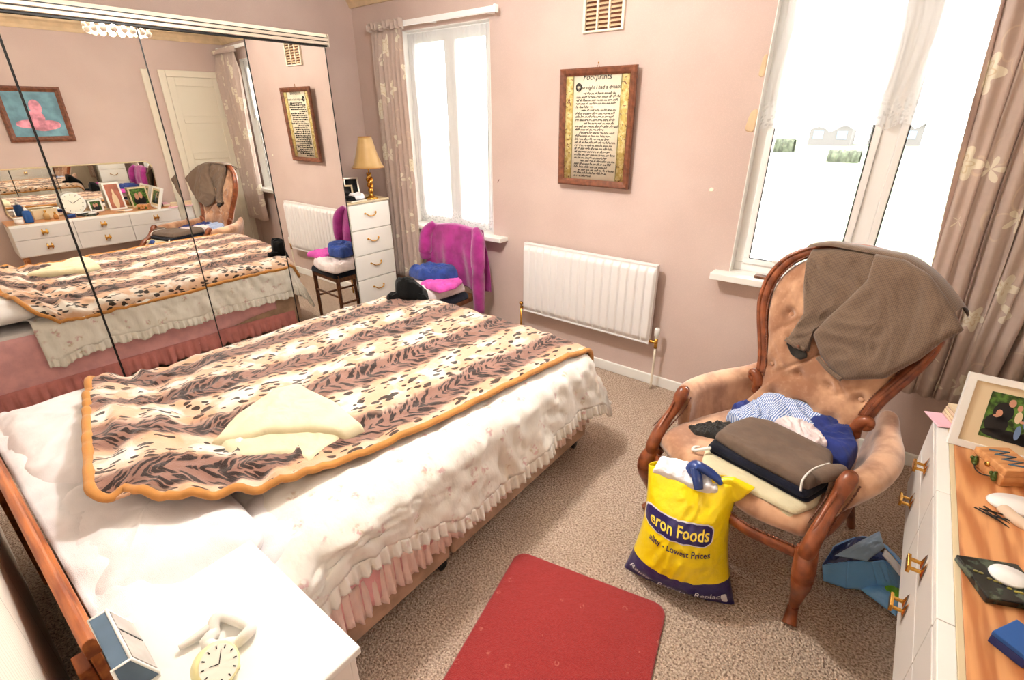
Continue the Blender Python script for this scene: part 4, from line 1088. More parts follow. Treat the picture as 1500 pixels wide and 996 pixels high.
# backrest
def bpl(x, z, off=0.0):      # chair-back surface: x across, z up, off towards the sitter
    y = .255+(z-.5)*.29+.06*(abs(x)/.32)**2*-.6
    return Vector((x, y-off, z+off*.28))
half = [(.215, .43), (.215, .55), (.222, .65), (.245, .75), (.278, .85), (.300, .94), (.300, 1.03), (.262, 1.11), (.19, 1.165), (.10, 1.19)]
outl = half+[(0, 1.198)]+[(-a, b) for a, b in reversed(half)]
but = []
for r_i, z in enumerate((.57, .685, .80, .915, 1.03)):
    n_ = 3 if r_i % 2 == 0 else 4
    for k in range(n_): but.append(((k-(n_-1)/2)*.125, z))
def tuft(x, z, r):
    d = 0
    for bx, bz in but: d = max(d, math.exp(-((x-bx)**2+(z-bz)**2)/(.021**2)))
    # diagonal creases between buttons
    q1 = abs(((x/.125+(z-.57)/.115)/2) % 1-.5)*2; q2 = abs(((x/.125-(z-.57)/.115)/2) % 1-.5)*2
    cr_ = math.exp(-((1-q1)/.10)**2)+math.exp(-((1-q2)/.10)**2)
    return .060*(1-r**5)**.6-.036*d*(1-r**8)-.011*cr_*(1-r**4)*sst(1.12, 1.0, z)
mb = MB(); P = [Vector(p) for p in smooth_path([Vector((a, b, 0)) for a, b in outl], 6, True)]; N_ = len(P); c = Vector((0, .82, 0)); K = 34
vs = [bpl(c.x, c.y, tuft(c.x, c.y, 0))]; 
for j in range(1, K+1):
    r = (j/K)**.85
    for p in P: q = c+(p-c)*r; vs.append(bpl(q.x, q.y, tuft(q.x, q.y, r)))
fs = [(0, 1+i, 1+(i+1) % N_) for i in range(N_)]
for j in range(K-1):
    for i in range(N_): a = 1+j*N_+i; b = 1+j*N_+(i+1) % N_; fs.append((a, a+N_, b+N_, b))
mb.add(vs, fs)
vs = [bpl(c.x, c.y, -.05)]+[bpl((c+(p-c)*.97).x, (c+(p-c)*.97).y, -.035) for p in P]+[bpl(p.x, p.y, 0) for p in P]
fs = [(0, 1+(i+1) % N_, 1+i) for i in range(N_)]+[(1+i, 1+(i+1) % N_, 1+N_+(i+1) % N_, 1+N_+i) for i in range(N_)]
mb.add(vs, fs); bk_ = mb.build('backrest', 'velvet', ac)
for bx, bz in but:
    mb = MB(); p = bpl(bx, bz, .028); mb.ball(p, .010, sc_=(1, .5, 1)); mb.build('button', 'velvet', bk_)
fo = [(.222, .63), (.238, .70), (.268, .78), (.300, .86), (.322, .94), (.322, 1.04), (.282, 1.13), (.20, 1.19), (.10, 1.215), (0, 1.222)]
fo = fo+[(-a, b) for a, b in reversed(fo[:-1])]
mb = MB(); mb.tube([bpl(a, b, .012) for a, b in fo], .026, n=12, asp=1.0, sub=5, up=(0, 1, .1))
mb.tube([bpl(a*1.03, b+.006, .034) for a, b in fo], .009, n=8, sub=5)
mb.build('back_frame', 'mahogany', ac)
for s in (-1, 1):
    mb = MB(); p0 = bpl(s*.215, .60, .02)
    mb.tube([p0+Vector((s*a*1.0, -.012, b)) for a, b in ((.0, -.06), (-.004, -.02), (.012, .02), (.034, .03), (.040, .008), (.024, -.008), (.014, .004))], [.022, .024, .022, .017, .014, .012, .010], n=10); mb.build('carved_scroll', 'mahogany', ac)
studs([bpl(a*.91, .012+b*.978, .03) for a, b in fo[::1]], .0048, ac)
tag(ac, 'antique button-back armchair in tan velvet with carved mahogany frame under the large window', 'armchair')

# clothes on the armchair ------------------------------------------------
def cbuild(mb, name, mats, label, cat='garment', uv=None):
    o = mb.build(name, mats, loc=CH, rotz=CR, uv=uv); tag(o, label, cat); return o
# tweed trousers over the top of the back
mb = MB(); uvs = []
A = [(-.193, 1.135), (-.19, 1.19), (-.08, 1.215), (.026, 1.225), (.10, 1.21), (.105, 1.10), (.03, 1.02), (-.03, .93), (-.06, .84), (-.05, .79), (-.111, .775), (-.150, .805), (-.135, .87), (-.125, .93), (-.165, 1.03)]
patch(mb, A, .020, lambda x, y: .058, .022, 9, 3, T=lambda p: bpl(p.x, p.y, p.z), rnd=.1, dirv=(1, .2), uvs=uvs)
B = [(.05, 1.215), (.15, 1.215), (.24, 1.185), (.32, 1.125), (.405, 1.045), (.36, .985), (.325, .91), (.245, .80), (.118, .735), (.06, .755), (.004, .79), (-.055, .865), (-.03, .93), (.02, 1.03), (.06, 1.12)]
patch(mb, B, .026, lambda x, y: .072+.012*sst(.7, 1.0, y), .022, 6, 9, T=lambda p: bpl(p.x, p.y, p.z), rnd=.1, dirv=(.8, .5), uvs=uvs)
# behind the chair
C_ = [(-.19, 1.19), (.0, 1.215), (.20, 1.19), (.32, 1.10), (.345, 1.02), (.30, .92), (.2, .86), (.0, .85), (-.17, .9), (-.21, 1.05)]
patch(mb, C_, .018, lambda x, y: 0, .012, 8, 12, T=lambda p: bpl(p.x, p.y, -.062-p.z), rnd=.3, uvs=uvs)
o0 = len(mb.v)
def fn(u, v):  # roll over the crest
    x = -.20+.56*u; zc = 1.212-.62*max(0, abs(x-.0)-.12)**1.55*1.9
    a = PI*v; uvs.append((x, .3+v*.1)); 
    return bpl(x, zc+.030*math.sin(a), .085*math.cos(a)-.0+.004)
mb.grid(fn, 40, 14)
tr = cbuild(mb, 'tweed_trousers', 'tweed', 'brown checked tweed trousers draped over the top of the armchair back', uv=uvs)
mb = MB()
mb.tube([bpl(-.150, .812, .078), bpl(-.11, .80, .083), bpl(-.06, .795, .083)], .010, n=8, asp=.5); mb.tube([bpl(.004, .785, .103), bpl(.06, .755, .103), bpl(.118, .738, .10)], .010, n=8, asp=.5); mb.build('waistband', 'tweed', tr, uv=[(v[0], v[2]) for v in mb.v])
mb = MB(); patch(mb, [(-.150, .80), (-.06, .79), (-.045, .765), (-.07, .745), (-.11, .755)], .01, lambda x, y: .066, 0, 5, 1, T=lambda p: bpl(p.x, p.y, p.z), N=40, M_=5); mb.build('lining', 'darkgrey', tr)
mb = MB(); mb.ball(bpl(-.085, .80, .094), .007, sc_=(1, .5, 1)); mb.build('button', 'frame_wood', tr)
sz = .452   # top of the seat cushion
def layers(name, mat, outline, z, n, th, seed, label, fold=.004, jit=.008, shape=None):
    mb = MB(); rr = random.Random(seed)
    for k in range(n):
        jx, jy = rr.uniform(-jit, jit), rr.uniform(-jit, jit)
        patch(mb, [(a+jx, b+jy) for a, b in outline], th, lambda x, y, k=k: z+k*th*.92, fold, 8, seed+k, rnd=.9, dirv=(.3, 1))
    return cbuild(mb, name, mat, label)
layers('cream_trousers', 'cream', [(-.06, -.345), (.05, -.335), (.29, -.295), (.31, -.19), (.26, -.02), (-.12, -.06), (-.13, -.22)], sz-.008, 2, .022, 3, 'cream folded trousers at the bottom of the pile on the armchair', .003)
layers('navy_trousers', 'navy', [(-.095, -.27), (.05, -.255), (.285, -.235), (.29, -.10), (.22, .05), (-.11, .02), (-.12, -.15)], sz+.036, 2, .020, 6, 'navy folded trousers in the middle of the armchair pile', .003)
tp = layers('taupe_joggers', 'taupe', [(-.10, -.225), (.05, -.235), (.275, -.215), (.29, -.08), (.23, .05), (-.02, .05), (-.10, .0), (-.115, -.12)], sz+.077, 1, .040, 9, 'taupe brown folded joggers on top of the armchair pile', .006)
mb = MB(); mb.tube([(.262, -.235, sz+.075), (.252, -.215, sz+.112), (.248, -.14, sz+.121), (.262, -.06, sz+.118)], .004, n=6); mb.build('white_piping', 'whitecord', tp)
mb = MB(); mb.tube([(.272, -.17, sz+.11), (.29, -.1, sz+.115), (.295, -.03, sz+.1)], [.02, .028, .018], n=12, asp=1.2); mb.build('cuff', 'taupe', tp)
mb = MB(); mb.tube([(-.14, -.23, sz+.01), (-.15, -.27, sz+.02), (-.13, -.30, sz+.03), (-.09, -.28, sz+.055), (-.075, -.25, sz+.06)], .007, n=8)
o = cbuild(mb, 'white_drawstring', 'whitecord', 'loose white drawstring lying left of the garment pile on the armchair seat', 'drawstring')
mb = MB(); patch(mb, [(-.27, -.17), (-.21, -.2), (-.12, -.14), (-.10, -.03), (-.16, .02), (-.22, -.02)], .035, lambda x, y: sz-.01, .02, 26, 4, rnd=.5)
mb.tube([(-.27, -.165, sz+.005), (-.295, -.175, sz+.005)], .007, n=8, mi=1); cbuild(mb, 'grey_knit', ['darkgrey', 'whitecord'], 'dark grey crumpled knit with a white toggle at the left of the armchair seat')
mb = MB(); patch(mb, [(-.20, .06), (-.13, .02), (.03, .10), (.12, .14), (.14, .22), (.02, .27), (-.06, .28), (-.17, .22)], .075, lambda x, y: sz+.0+.05*sst(.05, .25, y), .022, 15, 6, rnd=.5, dirv=(1, .8))
patch(mb, [(-.21, .02), (-.13, .0), (-.07, .05), (-.14, .09), (-.20, .08)], .05, lambda x, y: sz+.015, .012, 20, 8, rnd=.5)
cbuild(mb, 'striped_shirt', 'striped', 'blue and white striped crumpled shirt at the back of the armchair seat')
mb = MB(); patch(mb, [(.04, .18), (.10, .06), (.20, .02), (.285, .06), (.27, .16), (.20, .24), (.10, .28)], .065, lambda x, y: sz+.015+.05*sst(.05, .25, y), .018, 10, 2, rnd=.3, dirv=(.2, 1))
pol = cbuild(mb, 'polo_shirt', 'royal', 'royal blue polo shirt heaped beside the striped shirt on the armchair')
mb = MB(); patch(mb, [(-.24, .10), (-.17, .06), (-.12, .14), (-.16, .22), (-.23, .19)], .06, lambda x, y: sz, .015, 14, 8, rnd=.4)
mb.build('sleeve', 'royal', pol)
mb = MB(); patch(mb, [(-.03, .07), (.05, .05), (.17, .03), (.19, .09), (.12, .15), (.03, .17), (-.02, .13)], .05, lambda x, y: sz+.055, .018, 22, 4, rnd=.4)
cbuild(mb, 'white_blouse', 'whitecotton', 'white patterned blouse crumpled between the striped shirt and the joggers')

# ---------------------------------------------------------------- yellow carrier bag
BL, BR_ = Vector((2.775, 1.475, 0)), Vector((3.19, 1.575, 0)); TL, TR = Vector((2.775, 1.60, .455)), Vector((3.10, 1.66, .47))
nrm = Vector((.235, -.972, .12)).normalized()
def bagf(u, v, side=1, off=0.0):
    p = BL.lerp(BR_, u).lerp(TL.lerp(TR, u), v)
    e = (math.sin(PI*min(max(u, 0), 1))**.55)
    bul = .125*e*(math.sin(PI*min(1, v*.86+.10)))**.7 if side > 0 else .105*e*math.sin(PI*min(1, v*.86+.1))**.6
    if v < .12: bul *= .45+.55*sst(0, .12, v)
    p = p+nrm*(side*bul)
    wr = .008*ridge(u*4+v*2, v*5, 3)+.005*ridge(u*9-v*4, v*8, 5)+.016*sst(.72, 1, v)*math.sin(u*13+2)
    p = p+nrm*(side*(wr*e+off))
    p += Vector((.030*math.sin(v*PI)*(1-2*u), 0, 0))                # waist
    p.z = max(p.z, .003)+.018*math.sin(u*9)*sst(.8, 1, v)+.03*sst(.85, 1, u)*sst(.85, 1, v)*0
    return p
bag = empty('carrier_bag', (2.98, 1.56, 0)); bo2 = Vector((2.98, 1.56, 0))
mb = MB()
NUb, NVb = 70, 70
def gb(u, v): return bagf(u, v, 1)-bo2
mb.grid(gb, NUb, NVb); fcount = len(mb.f)
mb.grid(lambda u, v: bagf(1-u, v, -1)-bo2, NUb, NVb)
for i, f in enumerate(mb.f):
    q = i % (NUb*NVb); row = q//NUb; colu = q % NUb
    mb.mi[i] = 1 if row/NVb < .225 else 0
bagskin = mb.build('bag_skin', ['bagyellow', 'bagnavy'], bag, solid=.0015)
def on_bag(vs, u0, v0, su, sv, off, rot=0):
    out = []
    for a, b, c in vs:
        a, b = spin(a, b, rot); out.append(bagf(u0+a*su, v0+b*sv, 1, off)-bo2)
    return out
def subdivided_rect(w2, h2, r, n=40):
    vs = []; fs = []
    for j in range(9):
        for i in range(n+1):
            y = -h2+2*h2*j/8; x = -w2+2*w2*i/n
            ins = 0
            if abs(y) > h2-r: ins = r-math.sqrt(max(0, r*r-(abs(y)-h2+r)**2))
            x = x*(w2-ins)/w2; vs.append((x, y, 0))
    for j in range(8):
        for i in range(n): a = j*(n+1)+i; fs.append((a, a+1, a+n+2, a+n+1))
    return vs, fs
U = 1/.40; V = 1/.46
vs, fs = subdivided_rect(.165, .040, .03); mb = MB(); mb.add(on_bag(vs, .42, .655, U, V, .004), fs); mb.build('logo_outline', 'whitetext', bag)
vs, fs = subdivided_rect(.160, .0355, .027); mb = MB(); mb.add(on_bag(vs, .42, .655, U, V, .0055), fs); mb.build('logo_panel', 'bagnavy', bag)
def bagtext(s, size, u0, v0, mat, off, name, shear=0, rot=0, bold=0):
    vs, fs = text_mesh(s, size, shear, 2); mb = MB()
    for dx, dy in ((0, 0), (bold, 0), (0, bold), (bold, bold)) if bold else ((0, 0),):
        mb.add(on_bag([(a+dx, b+dy, c) for a, b, c in vs], u0, v0, U, V, off, rot), fs)
    mb.build(name, mat, bag, smooth=False)
bagtext('eron Foods', .060, .44, .655, 'yelltext', .0085, 'logo_lettering', bold=.002)
bagtext('ality - Lowest Prices', .034, .47, .50, 'navytext', .006, 'slogan_lettering', bold=.0008)
bagtext('Reuse - Recycle - Replace', .035, .48, .115, 'whitetext', .010, 'base_lettering', .25)
bagtext('a', .001, .5, .5, 'navytext', .001, 'seam_mark') if False else None
vs, fs = subdivided_rect(.010, .022, .004, 8); mb = MB(); mb.add(on_bag(vs, .93, .085, U, V, .008), fs); mb.build('bin_symbol', 'whitetext', bag)
# white inner top with contents and blue tie handles
mb = MB(); patch(mb, [(-.15, -.03), (.0, -.05), (.10, -.035), (.10, .03), (0, .06), (-.14, .05)], .035, lambda x, y: .0, .014, 18, 2, rnd=.7)
o = mb.build('inner_lining', 'bagwhite', bag); o.location = (-.035, .065, .445); o.rotation_euler = (.3, 0, .15)
mb = MB(); mb.tube([(-.01, 0, .46), (-.03, -.01, .50), (-.02, .0, .525), (.03, .01, .51), (.08, .01, .485)], [.012, .014, .016, .014, .010], n=10, asp=1.6); mb.tube([(-.02, -.01, .52), (.0, -.03, .49), (.015, -.045, .46)], [.012, .014, .012], n=10, asp=1.5)
o = mb.build('tie_handles', 'bagdark', bag); o.location = (-.01, .055, 0)
mb = MB(); c0 = bagf(1, .98)-bo2
patch(mb, [(-.09, .02), (-.02, .05), (.055, .03), (.02, -.04), (-.03, -.085), (-.08, -.04)], .014, lambda x, y: 0, .008, 20, 5, T=lambda p: c0+Vector((p.x, p.x*.2-p.z-.01, p.y)), rnd=.3); mb.build('flared_corner', 'bagyellow', bag)
tag(bag, 'full yellow and navy plastic carrier bag standing on the carpet before the armchair', 'carrier bag')

# blue carrier bag ---------------------------------------------------
bb = empty('carrier_bag', (3.56, 2.06, 0))
def sheet(mb, c, rip=.008, n=22, seed=0, bul=0.0):
    c = [Vector(p) for p in c]
    def fn(u, v):
        p = c[0].lerp(c[1], u).lerp(c[3].lerp(c[2], u), v)
        e = math.sin(PI*u)**.5*math.sin(PI*v)**.5
        p.z += (rip*(ridge(u*3+seed, v*2.2, seed)+.5*ridge(u*6+v*5, v*6, seed+3))+bul)*e; return p
    mb.grid(fn, n, n)
BLUL = [(-.137, -.205, .12), (-.063, -.150, .14), (.01, -.095, .14), (.047, -.050, .135)]
BLUB = [(-.115, -.165, .01), (-.039, -.150, .01), (.065, -.085, .01), (.13, -.058, .012)]
BLUK = [(-.112, -.06, .11), (-.045, .045, .12), (.02, .085, .12), (.105, .0, .11)]
BLUF = [(-.109, -.178, .165), (-.005, -.108, .145), (.042, -.005, .160), (.015, .05, .185)]
BLUS = [(.040, -.036, .145), (.105, -.098, .13), (.112, -.05, .13), (.047, .004, .145)]
BLUU = [(.0, -.118, .01), (.126, -.173, .008), (.139, -.085, .02), (.05, -.07, .03)]
BLUG = [(.062, -.092, .025), (.134, -.128, .022), (.139, -.055, .03), (.09, -.06, .03)]
lip, bot = BLUL, BLUB
mb = MB()
for k in range(3): sheet(mb, [bot[k], bot[k+1], lip[k+1], lip[k]], .010, 20, k, .012)
bk2 = [(-.11, .06, .01), (-.03, .17, .01), (.06, .20, .01), (.15, .12, .01)]
bt = BLUK
for k in range(3): sheet(mb, [bk2[k+1], bk2[k], bt[k], bt[k+1]], .008, 14, k+5, .006)
sheet(mb, [bot[0], lip[0], bt[0], bk2[0]], .006, 14, 11, .01); sheet(mb, [lip[3], bot[3], bk2[3], bt[3]], .006, 14, 12, .01)
mb.build('bag_skin', 'bagblue', bb, solid=.002)
mb = MB(); sheet(mb, [lip[0], lip[1], bt[1], bt[0]], .01, 20, 3, -.03); sheet(mb, [lip[1], lip[3], bt[3], bt[1]], .01, 20, 4, -.01); mb.build('inside', 'bagdark', bb, solid=.002)
mb = MB(); sheet(mb, BLUF, .010, 26, 8, .012); mb.build('top_fold', 'bagpale', bb, solid=.002)
mb = MB(); sheet(mb, BLUS, .004, 14, 9, .004); mb.build('white_stripe', 'bagwhite', bb, solid=.002)
mb = MB(); sheet(mb, BLUU, .006, 16, 10, .02); mb.build('lower_fold', 'bagblue', bb, solid=.002)
mb = MB(); sheet(mb, BLUG, .006, 16, 13, .02); mb.build('green_base', 'baggreen', bb, solid=.002)
tag(bb, 'crumpled blue plastic carrier bag on the carpet between armchair and dresser', 'carrier bag')

# ---------------------------------------------------------------- dresser
DX0, DX1, DY0, DY1, DZ = 3.600, 4.035, .62, 2.12, .75
dr = empty('dressing_table', (3.82, 1.37, 0)); do = Vector(dr.location)
def db(name, mat, x0, x1, y0, y1, z0, z1, bevel=.003, par=None):
    mb = MB(); mb.box(x0-do.x, x1-do.x, y0-do.y, y1-do.y, z0, z1); return mb.build(name, mat, par or dr, bevel=bevel, smooth=False)
db('carcass', 'drawer', DX0+.02, DX1, DY0, DY1, .43, .735)
db('top', 'oak_top', DX0+.046, DX1, DY0-.005, DY1+.003, .735, .752, .002)
db('cream_edge', 'cream_wood', DX0+.034, DX0+.046, DY0-.005, DY1+.003, .735, .753, .001)
n_c = 3
for c in range(3):
    y0 = DY0+.5*c; y1 = y0+.5
    db('top_strip', 'white', DX0+.002, DX0+.034, y0+.001, y1-.001, .728, .751, .002)
    for z0, z1 in ((.605, .727), (.44, .602)):
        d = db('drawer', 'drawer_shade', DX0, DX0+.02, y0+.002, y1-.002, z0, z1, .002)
        yc, zc = (y0+y1)/2-do.y, (z0+z1)/2
        mb = MB(); X_ = DX0-do.x
        for s in (-1, 1):     # twin pointed back plates joined by a bar
            mb.add([(X_-.003, yc+s*.018-.007, zc-.018), (X_-.003, yc+s*.018+.007, zc-.018), (X_-.003, yc+s*.018+.007, zc+.018), (X_-.003, yc+s*.018-.007, zc+.018), (X_-.001, yc+s*.018, zc-.034), (X_-.001, yc+s*.018, zc+.034), (X_-.010, yc+s*.018, zc)],
                   [(0, 1, 6), (1, 2, 6), (2, 3, 6), (3, 0, 6), (0, 4, 1), (3, 2, 5)])
            mb.box(X_-.032, X_-.002, yc+s*.018-.004, yc+s*.018+.004, zc-.004, zc+.004)
        mb.box(X_-.036, X_-.028, yc-.026, yc+.026, zc-.011, zc+.011)
        mb.build('handle', 'brass', d, smooth=False, bevel=.0015)
for y in (DY0+.05, DY1-.05):
    for x in (DX0+.13, DX1-.05):
        mb = MB(); mb.tube([(x-do.x, y-do.y, 0), (x-do.x, y-do.y, .432)], [.014, .02], n=12, sub=2); mb.build('leg', 'oak_top', dr)
tag(dr, 'long white dressing table with wood top, brass handles, along the right wall', 'dressing table')
# its mirror on the wall
mo = empty('dressing_mirror', (XR-.02, 1.38, .76))
out_ = rr_out(.70, .245, .07)
mb = MB(); mb.loft([[Vector((x, a, b+.245)) for a, b in out_] for x in (-.004, .004)]); mb.build('mirror_glass', 'mirror', mo, smooth=False)
mb = MB(); mb.tube([(-.004, a, b+.245) for a, b in out_], .008, n=8, sub=1, closed=True); mb.build('mirror_frame', 'cream_wood', mo)
tag(mo, 'wide rounded mirror behind the dressing table, seen in the wardrobe mirrors', 'mirror')

def frame_obj(name, loc, rz, w_, h_, t, dp, mat, mount, tilt, label, pic):
    o = empty(name, loc, rz); o.rotation_euler = (-tilt, 0, rz)
    mb = MB(); X = w_/2
    rings = [[Vector((cx+sx*a, b, cz+sz*a)) for a, b in ((0, dp), (0, 0), (t, 0), (t, .008), (t, dp))] for cx, cz, sx, sz in ((-X, 0, 1, 1), (X, 0, -1, 1), (X, h_, -1, -1), (-X, h_, 1, -1), (-X, 0, 1, 1))]
    mb.loft(rings, cap=False); mb.build('frame', mat, o, bevel=.001, smooth=False)
    mb = MB(); mb.box(-X+t*.5, X-t*.5, .008, dp-.001, t*.5, h_-t*.5); mb.build('mount', mount, o, smooth=False)
    pic(o, X, h_, t)
    mb = MB(); mb.add([(-.02, dp, h_*.75), (.02, dp, h_*.75), (.025, dp+h_*.3, .01), (-.025, dp+h_*.3, .01)], [(0, 1, 2, 3)]); mb.build('strut', 'darkplastic', o, solid=.003)
    tag(o, label, 'photo frame'); return o
def figures(o, x0, x1, z0, z1, items, y=.0065, bgm='photo_green', name='photo'):
    mb = MB(); mb.box(x0, x1, y, y+.002, z0, z1); ph = mb.build(name, bgm, o, smooth=False)
    by = {}
    for m_, cx, cz, rx, rz in items: by.setdefault(m_, []).append((cx, cz, rx, rz))
    for i, (m_, L) in enumerate(by.items()):
        mb = MB()
        for cx, cz, rx, rz in L:
            X = x0+(x1-x0)*cx; Z = z0+(z1-z0)*cz; q = [(X+rx*(x1-x0)*math.cos(a*PI/8), y-.0004*(i+1), Z+rz*(z1-z0)*math.sin(a*PI/8)) for a in range(16)]
            mb.add(q, [tuple(range(16))])
        mb.build('image_patch', m_, ph, smooth=False)
def pic_group(o, X, h_, t):
    it = [('photo_dark', .5, .12, .5, .12), ('photo_dark', .28, .60, .17, .22), ('photo_dark', .22, .33, .20, .22), ('photo_dark', .82, .15, .2, .14),
          ('photo_blue', .74, .50, .11, .18), ('photo_blue', .60, .24, .05, .16), ('photo_blue', .78, .24, .04, .14), ('photo_tan', .54, .56, .06, .13),
          ('photo_skin', .38, .83, .06, .085), ('photo_skin', .22, .57, .055, .08), ('photo_skin', .52, .76, .045, .07), ('photo_skin', .70, .74, .052, .08), ('photo_skin', .18, .50, .05, .03), ('photo_skin', .62, .48, .05, .03)]
    it = [(m_, cx*.62, cz, rx*.62, rz) for m_, cx, cz, rx, rz in it]+[('photo_dark', .6, .10, .4, .12)]
    figures(o, -X+.065, X-.065, .050, h_-.045, it)
frame_obj('photo_frame', (3.806, 1.925, .754), .03, .355, .24, .022, .03, 'white', 'photo_tan', .36, 'large white photo frame with a group of people outdoors on the dressing table', pic_group)
def pic_warm(o, X, h_, t): figures(o, -X+t, X-t, t, h_-t, [('photo_tan', .5, .3, .22, .32), ('photo_tan', .5, .66, .08, .14)], bgm='photo_warm')
def pic_small(o, X, h_, t): figures(o, -X+t, X-t, t, h_-t, [('photo_dark', .5, .3, .4, .3), ('photo_skin', .4, .6, .12, .2), ('photo_skin', .65, .55, .12, .2)], bgm='photo_green')
frame_obj('photo_frame', (3.94, 1.62, .754), -1.75, .17, .30, .018, .02, 'white', 'photo_tan', .15, 'tall white frame with a warm brown wedding photo against the dressing mirror', pic_warm)
frame_obj('photo_frame', (3.95, 1.42, .754), -1.7, .13, .13, .016, .02, 'white', 'photo_tan', .15, 'small square white photo frame between clock and tall frame, against the dressing mirror', pic_small)
frame_obj('photo_frame', (3.97, 1.86, .754), -1.8, .20, .22, .014, .02, 'cream_wood', 'photo_green', .10, 'gold framed landscape photo at the end of the dressing mirror', pic_small)
# clock leaning
ck = empty('round_clock', (3.93, 1.22, .755), 0)
def CT(p): v_ = Vector((-p.z, p.x, p.y)); v_.rotate(Matrix.Rotation(-.2*-1, 3, 'Y')); return v_+Vector((0, 0, .115))
mb = MB(); mb.lathe([(.001, -.02), (.105, -.02), (.115, 0), (.108, .012), (.100, .006)], T=CT, n=48); mb.build('case', 'white', ck)
mb = MB(); mb.lathe([(.001, .0065), (.101, .0065)], T=CT, n=48, cap=False); mb.build('dial', 'clockface', ck)
mb = MB()
for k in range(12):
    a = 2*PI*k/12; c_, s_ = math.cos(a), math.sin(a); mb.add([CT(Vector((r*c_-w2*s_, r*s_+w2*c_, .0075))) for r, w2 in ((.08, -.002), (.095, -.002), (.095, .002), (.08, .002))], [(0, 1, 2, 3)])
for a, L in ((2.3, .05), (.5, .075)):
    c_, s_ = math.cos(a), math.sin(a); mb.add([CT(Vector((r*c_-w2*s_, r*s_+w2*c_, .0085))) for r, w2 in ((0, -.003), (L, -.0015), (L, .0015), (0, .003))], [(0, 1, 2, 3)])
mb.build('hands_and_marks', 'ink', ck)
tag(ck, 'round white clock leaning against the dressing mirror, seen in the wardrobe mirror', 'clock')
# bottles seen in the mirror
def bottle(name, x, y, prof, mats, label, cap=None, cat='bottle'):
    o = empty(name, (x, y, .7525)); mb = MB(); mb.lathe(prof, n=24); mb.build('body', mats[0], o)
    if cap: mb = MB(); mb.lathe(cap, n=16); mb.build('cap', mats[1], o)
    tag(o, label, cat)
bottle('lotion_bottle', 3.74, .80, [(.001, 0), (.035, 0), (.037, .01), (.037, .09), (.030, .115), (.012, .12)], ('bluebox', 'white'), 'blue lotion bottle with white pump near the far end of the dressing table', [(.012, .12), (.012, .145), (.004, .146), (.004, .165), (.02, .166), (.02, .172), (.001, .173)])
bottle('jar', 3.72, .72, [(.001, 0), (.035, 0), (.035, .045), (.001, .046)], ('porcelain', 'white'), 'small white cream jar by the blue lotion bottle on the dressing table', [(.037, .045), (.037, .06), (.001, .061)], 'jar')
bottle('perfume_bottle', 3.80, .95, [(.001, 0), (.025, 0), (.027, .05), (.012, .07), (.008, .075)], ('gold_shade', 'brass'), 'amber perfume bottle on the dressing table beside the blue lotion bottle', [(.010, .075), (.011, .095), (.001, .096)])
bottle('perfume_bottle', 3.78, 1.02, [(.001, 0), (.02, 0), (.022, .035), (.01, .05), (.007, .055)], ('trim', 'brass'), 'small orange scent bottle on the dressing table, nearest the round clock', [(.009, .055), (.009, .075), (.001, .076)])
stack_item('jewellery_box', 'cream patterned jewellery box on the dressing table in front of the mirror', 'box', 3.92, .96, .7525, .10, .2, .09, 0, ('photo_tan', 'cream_wood'))
stack_item('flat_case', 'flat dark and cream case on the dressing table below the round clock', 'case', 3.80, 1.27, .7525, .09, .14, .028, .05, ('darkplastic', 'porcelain'))

# wooden keepsake box with green clasps
kb = empty('keepsake_box', (3.712, 1.795, .7525), math.radians(-57))
lb(kb, 'box', 'box_wood', -.058, .058, -.0, .095, 0, .034, .003)
lb(kb, 'lid', 'box_wood', -.0585, .0585, -.0005, .0955, .0345, .056, .003)
mb = MB(); mb.tube([(-.042+.012*k, .072 if k % 2 else .026, .0565) for k in range(8)], .0035, n=6, asp=1, sub=1); mb.build('painted_pattern', 'bluepaint', kb)
for s in (-1, 1):
    mb = MB(); mb.ball((s*.036, -.006, .018), .010, sc_=(1, .6, 1.2)); mb.ball((s*.036-.007, -.008, .024), .006); mb.ball((s*.036+.007, -.008, .012), .006); mb.tube([(s*.036, -.004, .034), (s*.036, -.006, .018)], .004, n=8, sub=1); mb.build('green_clasp', 'greenbrass', kb)
mb = MB(); mb.tube([(-.030, -.008, .014), (-.015, -.016, .007), (0, -.018, .005), (.015, -.016, .007), (.030, -.008, .014)], .0018, n=6); mb.build('wire_handle', 'black_line', kb)
mb = MB(); mb.lathe([(.001, 0), (.008, 0), (.007, .003), (.001, .004)], T=lambda p: Vector((p.x, -.001-p.z, .034+p.y)), n=14); mb.build('lock', 'brass', kb)
tag(kb, 'small wooden keepsake box with green clasps in front of the white photo frame', 'box')
# oval mirror / brush
vo_ = empty('hand_mirror', (3.775, 1.665, .7525), math.radians(20))
mb = MB(); mb.lathe([(.001, 0), (.050, 0), (.054, .006), (.050, .012), (.001, .013)], n=40, T=lambda p: Vector((p.x*1.3, p.y*.82, p.z))); mb.build('oval_back', 'porcelain', vo_)
mb = MB(); mb.tube([(-.045, -.025, .006), (-.03, -.075, .007), (.01, -.13, .006)], [.012, .013, .010], n=10, asp=1.4); mb.build('handle', 'beigecard', vo_)
tag(vo_, 'white oval hand mirror with beige handle on the dressing table', 'hand mirror')
mb = MB()
for k in range(5):
    a = R.uniform(-.5, .5); x, y = R.uniform(-.012, .012), R.uniform(-.015, .015); c_, s_ = math.cos(a+.3), math.sin(a+.3); L = .028
    mb.tube([(x-L*c_, y-L*s_, .003+k*.001), (x+L*c_, y+L*s_, .002+k*.001), (x+L*c_+.003*s_, y+L*s_-.003*c_, .002+k*.001), (x-L*c_+.004*s_, y-L*s_-.004*c_, .003+k*.001)], .0011, n=5, sub=2)
